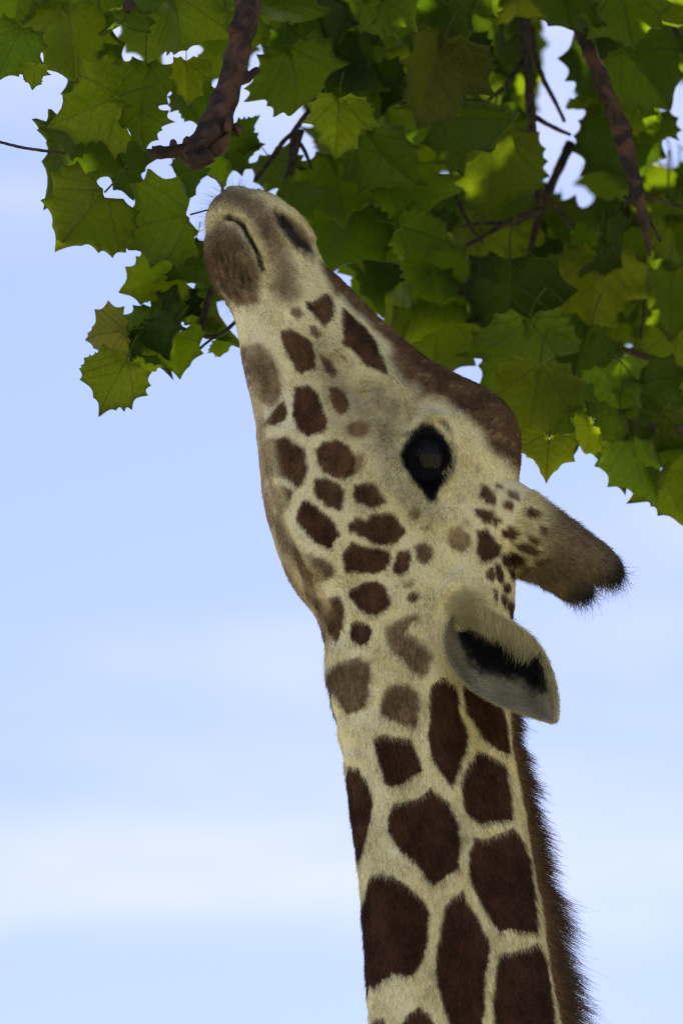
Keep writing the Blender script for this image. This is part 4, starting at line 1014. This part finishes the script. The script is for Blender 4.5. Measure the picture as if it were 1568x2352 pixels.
# ---- leaves: lobed blades with toothed margins
def leaf_mesh(name, seed, rings=(1.0, .94, .78, .5, .22), arcn=5, teeth=True):
    r = random.Random(seed)
    half = [(.0, .02, .0), (.15, -.06, .02), (.36, -.06, .04), (.53, .12, .065), (.64, .42, .075), (.37, .56, .085), (.31, .76, .055), (.0, 1.04, .065)]
    if seed % 2: half = [(.0, .02, .0), (.2, -.05, .02), (.46, .0, .05), (.60, .33, .06), (.50, .64, .07), (.20, .78, .06), (.0, 1.0, .04)]
    def side(sg):
        tips = []
        for (x, y, s) in half:
            tips.append((sg * x * r.uniform(.93, 1.10) if x else 0, y + (r.uniform(-.03, .03) if 0 < y < 1 else 0), s * r.uniform(.6, 1.3)))
        pts = []
        for i in range(len(tips) - 1):
            (x0, y0, _), (x1, y1, s) = tips[i], tips[i + 1]
            nt = 1 if (not teeth or i < 2) else (2 if r.random() < .25 else 1)
            for q in range(nt):
                ax, ay = x0 + (x1 - x0) * q / nt, y0 + (y1 - y0) * q / nt
                bx, by = x0 + (x1 - x0) * (q + 1) / nt, y0 + (y1 - y0) * (q + 1) / nt
                if nt == 2 and q == 0: bx, by = bx * 1.06, by + .015
                if nt == 2 and q == 1: ax, ay = ax * 1.06, ay + .015
                for k in range(arcn):
                    t = k / arcn
                    x, y = ax + (bx - ax) * t, ay + (by - ay) * t
                    cx, cy = -x, .38 - y
                    l = math.hypot(cx, cy) or 1
                    sag = 4 * t * (1 - t) * s / nt ** .5 * 1.25
                    pts.append((x + cx / l * sag, y + cy / l * sag))
        return pts
    right = side(1) + [(0.0, 1.0)]
    left = side(-1)
    out = right + left[::-1][:-1]
    n = len(out)
    vs = []
    c = (0.0, .34)
    for g_ in rings:
        for (x, y) in out: vs.append((c[0] + (x - c[0]) * g_, c[1] + (y - c[1]) * g_))
    vs.append(c)
    A = np.array(vs)
    x, y = A[:, 0], A[:, 1]
    fold = r.choice([r.uniform(.05, .4), r.uniform(.3, 1.0)]); bend = r.uniform(-.2, .9); tw = r.uniform(-.25, .25); ph = r.uniform(0, 6); lob = r.uniform(.03, .09)
    edge = np.concatenate([np.full(n, g_) for g_ in rings] + [np.zeros(1)])
    z = fold * np.abs(x) - bend * (y - .2) ** 2 * .9 + tw * x * y - r.uniform(.0, .5) * np.abs(x) ** 2
    z = z + lob * np.sin(np.arctan2(x, y - .1) * 4.2 + ph) * edge ** 2 + .02 * np.sin(9 * x + ph) * np.sin(8 * y)
    z = z - (r.uniform(.02, .10) * (edge > .99))
    # veins stand a little proud: crease towards lobe axes
    ang = np.abs(np.arctan2(x, y + .02))
    z = z + .03 * (np.minimum(np.minimum(np.abs(ang), np.abs(ang - .78)), np.abs(ang - 1.5))) * edge
    F = []
    nr = len(rings)
    for k in range(nr - 1):
        for i in range(n):
            j_ = (i + 1) % n
            F.append([k * n + i, k * n + j_, (k + 1) * n + j_, (k + 1) * n + i])
    for i in range(n): F.append([(nr - 1) * n + i, (nr - 1) * n + (i + 1) % n, nr * n])
    return np.stack([x, y, z], 1), F, edge

def finish_leaf(name, A, F, edge, mat, petiole=True):
    nleaf = len(A)
    if petiole:
        q = np.array([(0, .02, 0), (.01, -.18, .03), (-.01, -.38, .12)])
        tv, tf, _, _ = tube(q, np.array([.012, .010, .012]), 5, False)
        F = F + [[v + nleaf for v in f] for f in tf]; A = np.concatenate([A, tv])
    me = bpy.data.meshes.new(name)
    me.from_pydata([tuple(p) for p in A], [], F)
    me.polygons.foreach_set('use_smooth', [True] * len(me.polygons))
    uvl = me.uv_layers.new(name='UVMap')
    li = np.zeros(len(me.loops), int); me.loops.foreach_get('vertex_index', li)
    U = A[:, :2].copy(); U[:, 0] = U[:, 0] * .8 + .5; U[:, 1] = U[:, 1] * .8 + .12
    U[nleaf:] = (.5, .5)
    uvl.data.foreach_set('uv', U[li].astype(np.float32).ravel())
    ea = np.zeros(len(A)); ea[:nleaf] = edge
    me.attributes.new('rim', 'FLOAT', 'POINT').data.foreach_set('value', ea.astype(np.float32))
    me.materials.append(mat)
    return me

LEAVES = [finish_leaf('leaf', *leaf_mesh('leaf', 100 + i), M_LEAF) for i in range(20)]
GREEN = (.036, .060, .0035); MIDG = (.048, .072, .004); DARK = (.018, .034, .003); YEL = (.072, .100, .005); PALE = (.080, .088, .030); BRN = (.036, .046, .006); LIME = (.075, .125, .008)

def put_leaf(px, py, size, phi, b, tint, tilt=None, k=None, turn=None):
    """centre of the blade in photo pixels, blade length in px, tip direction (0 down, 90 right), metres beyond the giraffe"""
    me = LEAVES[random.randrange(len(LEAVES)) if k is None else k]
    o = bpy.data.objects.new('leaf', me)
    col.objects.link(o)
    L = size * PXM * (1 + b / DIST) * (1.0 if px < 600 else 1.08)
    c = unproject(np.array(float(px)), np.array(float(py)), np.array(float(b)))
    view = Vector(c - CAM).normalized()
    f = radians(phi)
    tip = Vector((sin(f), 0, 0)) - Vector(UP) * cos(f)
    tip = (tip - view * tip.dot(view)).normalized()
    nrm = -view
    t1 = radians(random.gauss(0, 26) if tilt is None else tilt); t2 = radians(random.gauss(0, 24) if turn is None else turn)
    tip2 = Matrix.Rotation(t1, 3, tip.cross(nrm)) @ tip; nr2 = Matrix.Rotation(t1, 3, tip.cross(nrm)) @ nrm
    nr2 = Matrix.Rotation(t2, 3, tip2) @ nr2
    if random.random() < .5: nr2 = -nr2
    xx = tip2.cross(nr2).normalized()
    Rm = Matrix((xx, tip2, nr2)).transposed()
    base = Vector(c) - tip2 * (L * .42)
    M = Matrix.Translation(base) @ Rm.to_4x4() @ Matrix.Diagonal((L * random.uniform(.92, 1.08), L, L, 1))
    o.matrix_world = M
    o.parent = tree; o.matrix_parent_inverse = tree.matrix_world.inverted()
    j = random.uniform(.8, 1.25)
    o.color = (tint[0] * j * random.uniform(.9, 1.12), tint[1] * j, tint[2] * j, 1)
    return o

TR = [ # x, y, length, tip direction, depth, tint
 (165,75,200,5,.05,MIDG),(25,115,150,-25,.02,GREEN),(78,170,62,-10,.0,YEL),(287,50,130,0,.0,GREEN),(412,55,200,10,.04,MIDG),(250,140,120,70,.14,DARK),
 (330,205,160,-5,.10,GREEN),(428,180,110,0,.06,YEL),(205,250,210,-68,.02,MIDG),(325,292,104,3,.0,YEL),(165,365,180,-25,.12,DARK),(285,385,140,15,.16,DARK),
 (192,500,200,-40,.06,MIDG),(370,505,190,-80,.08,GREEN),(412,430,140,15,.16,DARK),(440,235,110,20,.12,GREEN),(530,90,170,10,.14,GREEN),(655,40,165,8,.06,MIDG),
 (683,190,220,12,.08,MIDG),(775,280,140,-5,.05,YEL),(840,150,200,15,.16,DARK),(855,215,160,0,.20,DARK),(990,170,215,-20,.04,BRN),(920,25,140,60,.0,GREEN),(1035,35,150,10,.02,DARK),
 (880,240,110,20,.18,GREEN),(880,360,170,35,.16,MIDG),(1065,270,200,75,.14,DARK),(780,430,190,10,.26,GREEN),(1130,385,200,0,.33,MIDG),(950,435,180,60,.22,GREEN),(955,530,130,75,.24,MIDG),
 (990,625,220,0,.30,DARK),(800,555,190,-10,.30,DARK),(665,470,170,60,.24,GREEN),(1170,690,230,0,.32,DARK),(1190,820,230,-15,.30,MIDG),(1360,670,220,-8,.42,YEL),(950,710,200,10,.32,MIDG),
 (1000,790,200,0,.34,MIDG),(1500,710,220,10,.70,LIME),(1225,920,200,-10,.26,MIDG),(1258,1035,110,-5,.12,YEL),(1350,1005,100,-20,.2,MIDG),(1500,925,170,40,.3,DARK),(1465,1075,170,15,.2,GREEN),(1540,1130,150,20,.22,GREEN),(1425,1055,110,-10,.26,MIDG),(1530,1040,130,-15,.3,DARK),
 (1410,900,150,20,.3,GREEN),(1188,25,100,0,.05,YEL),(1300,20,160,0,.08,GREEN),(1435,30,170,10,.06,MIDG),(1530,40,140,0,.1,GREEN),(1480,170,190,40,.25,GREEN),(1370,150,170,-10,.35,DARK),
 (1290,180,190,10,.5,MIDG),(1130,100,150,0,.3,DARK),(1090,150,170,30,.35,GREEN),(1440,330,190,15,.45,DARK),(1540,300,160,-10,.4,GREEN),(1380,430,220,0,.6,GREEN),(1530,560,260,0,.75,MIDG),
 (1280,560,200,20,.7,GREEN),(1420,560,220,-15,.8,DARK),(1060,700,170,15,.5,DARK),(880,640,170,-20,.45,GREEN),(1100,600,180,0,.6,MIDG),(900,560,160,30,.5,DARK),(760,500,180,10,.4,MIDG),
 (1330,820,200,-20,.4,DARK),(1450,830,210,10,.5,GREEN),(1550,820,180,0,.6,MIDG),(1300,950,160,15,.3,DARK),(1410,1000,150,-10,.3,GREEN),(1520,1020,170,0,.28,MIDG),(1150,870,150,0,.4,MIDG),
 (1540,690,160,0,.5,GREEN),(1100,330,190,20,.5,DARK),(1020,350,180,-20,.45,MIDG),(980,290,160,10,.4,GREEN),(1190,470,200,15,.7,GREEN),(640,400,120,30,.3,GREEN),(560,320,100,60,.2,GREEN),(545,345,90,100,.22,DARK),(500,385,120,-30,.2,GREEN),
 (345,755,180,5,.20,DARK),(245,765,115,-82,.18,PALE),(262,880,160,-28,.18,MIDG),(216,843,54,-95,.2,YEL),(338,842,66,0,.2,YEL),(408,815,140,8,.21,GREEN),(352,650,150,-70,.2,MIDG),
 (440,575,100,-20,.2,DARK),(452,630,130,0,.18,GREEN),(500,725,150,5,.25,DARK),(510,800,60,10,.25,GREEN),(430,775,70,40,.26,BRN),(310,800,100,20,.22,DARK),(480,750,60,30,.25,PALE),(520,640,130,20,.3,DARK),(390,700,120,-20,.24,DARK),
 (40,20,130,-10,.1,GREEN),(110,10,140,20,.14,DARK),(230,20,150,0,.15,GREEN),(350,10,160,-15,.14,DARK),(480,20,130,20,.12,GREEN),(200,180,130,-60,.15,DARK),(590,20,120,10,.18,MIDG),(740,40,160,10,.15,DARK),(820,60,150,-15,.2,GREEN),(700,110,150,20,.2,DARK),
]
HOLES = [(1335,85,34),(1300,200,22),(1215,280,20),(1290,310,26),(1370,440,34),(1335,475,22),(1500,150,38),(1560,235,30),(1515,225,22),(840,470,16),(985,410,16),(1105,735,20),(1085,880,34),(1440,775,20),(1270,1000,24)]
def in_hole(x, y, s): return any(math.hypot(x - hx, y - hy) < hr * .95 + s * .46 for hx, hy, hr in HOLES)
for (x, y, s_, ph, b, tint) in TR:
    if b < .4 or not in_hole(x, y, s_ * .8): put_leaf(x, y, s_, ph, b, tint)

CANOPY = np.array([(610,-80),(1640,-80),(1640,1130),(1520,1080),(1440,1000),(1340,955),(1200,925),(1110,860),(930,760),(800,640),(730,560),(690,440),(760,380),(700,240),(610,140)], float)
LEFTTOP = np.array([(-80,-80),(620,-80),(590,150),(470,230),(330,230),(260,150),(100,60),(-80,110)], float)
def inside(poly, x, y): return poly_sdf(np.array([[x, y]], float), poly)[0]
nfill = 0
while nfill < 155:
    x, y = random.uniform(-60, 1620), random.uniform(-60, 1130)
    d1, d2 = inside(CANOPY, x, y), inside(LEFTTOP, x, y)
    if d1 < -30 or (d2 < -25 and random.random() < .5):
        sz = random.uniform(75, 165)
        if in_hole(x, y + sz * .05, sz): continue
        deep = 1000 < x < 1340 and 330 < y < 620
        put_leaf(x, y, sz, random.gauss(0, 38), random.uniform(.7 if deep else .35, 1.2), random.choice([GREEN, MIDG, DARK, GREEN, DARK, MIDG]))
        nfill += 1

# ---- leaves past the count: deeper layers and the crown above the picture, one mass
lm = [leaf_mesh('m', 300 + i, rings=(1.0, .45), arcn=2, teeth=False) for i in range(5)]
mv, mf, mu, off = [], [], [], 0
def mass_leaf(P, L, nrm, tip):
    global off
    A, Fm, _ = lm[random.randrange(5)]
    nrm = nrm.normalized(); tip = (tip - nrm * tip.dot(nrm)).normalized(); x = tip.cross(nrm)
    R = np.array([x, tip, nrm])
    mv.append(A * L @ R + np.array(P)); mf.extend([[v + off for v in f] for f in Fm]); 
    U = A[:, :2].copy(); U[:, 0] = U[:, 0] * .8 + .5; U[:, 1] = U[:, 1] * .8 + .12
    mu.append(U); off += len(A)
cnt = 0
while cnt < 150:
    x, y = random.uniform(-60, 1620), random.uniform(-60, 1130)
    if inside(CANOPY, x, y) > -55 or in_hole(x, y - 60, 200): continue
    b = random.uniform(.8, 2.6)
    P = unproject(np.array(x), np.array(y), np.array(b))
    mass_leaf(P, random.uniform(.07, .12), Vector((random.gauss(0, .5), -1, random.gauss(-.2, .5))), Vector((random.gauss(0, .5), random.gauss(0, .4), -1)))
    cnt += 1
cnt = 0
while cnt < 6500:
    P = np.array([random.uniform(-1.4, 5.1), random.uniform(5.8, 12.7), random.uniform(4.6, 8.9)])
    c = (P - np.array([1.9, 9.3, 6.7])) / np.array([3.1, 3.3, 2.3])
    if c @ c > 1 + .15 * random.random(): continue
    q = project(P)
    if -150 < q[0] < 1720 and -60 < q[1] < 2500: continue
    mass_leaf(P, random.uniform(.11, .17), Vector((random.gauss(0, .6), random.gauss(-.2, .6), 1)), Vector((random.gauss(0, 1), random.gauss(0, 1), random.gauss(-.6, .4))))
    cnt += 1
A = np.concatenate(mv); U = np.concatenate(mu)
me = bpy.data.meshes.new('foliage')
me.from_pydata(A.tolist(), [], mf)
li = np.zeros(len(me.loops), int); me.loops.foreach_get('vertex_index', li)
uvl = me.uv_layers.new(name='UVMap'); uvl.data.foreach_set('uv', U[li].astype(np.float32).ravel())
me.materials.append(M_LEAFMASS)
fo = bpy.data.objects.new('foliage', me); col.objects.link(fo)
fo.parent = tree; fo.matrix_parent_inverse = tree.matrix_world.inverted(); fo['kind'] = 'stuff'

# ---- seed balls
for (x, y, r, b) in [(297,14,15,-.03),(1498,982,10,.18),(1560,985,10,.25)]:
    c = unproject(np.array(float(x)), np.array(float(y)), np.array(b)); R = r * PXM
    vv, ff = [], []
    nu, nv = 22, 14
    for i in range(nv + 1):
        for k in range(nu):
            a, t = 2 * pi * k / nu, pi * i / nv
            rr = R * (1 + .12 * ((i + k) % 2))
            vv.append(c + rr * np.array((sin(t) * cos(a), sin(t) * sin(a), cos(t))))
    for i in range(nv):
        for k in range(nu): ff.append([i * nu + k, i * nu + (k + 1) % nu, (i + 1) * nu + (k + 1) % nu, (i + 1) * nu + k])
    mesh_obj('seed_ball', vv, ff, M_TWIG, tree)
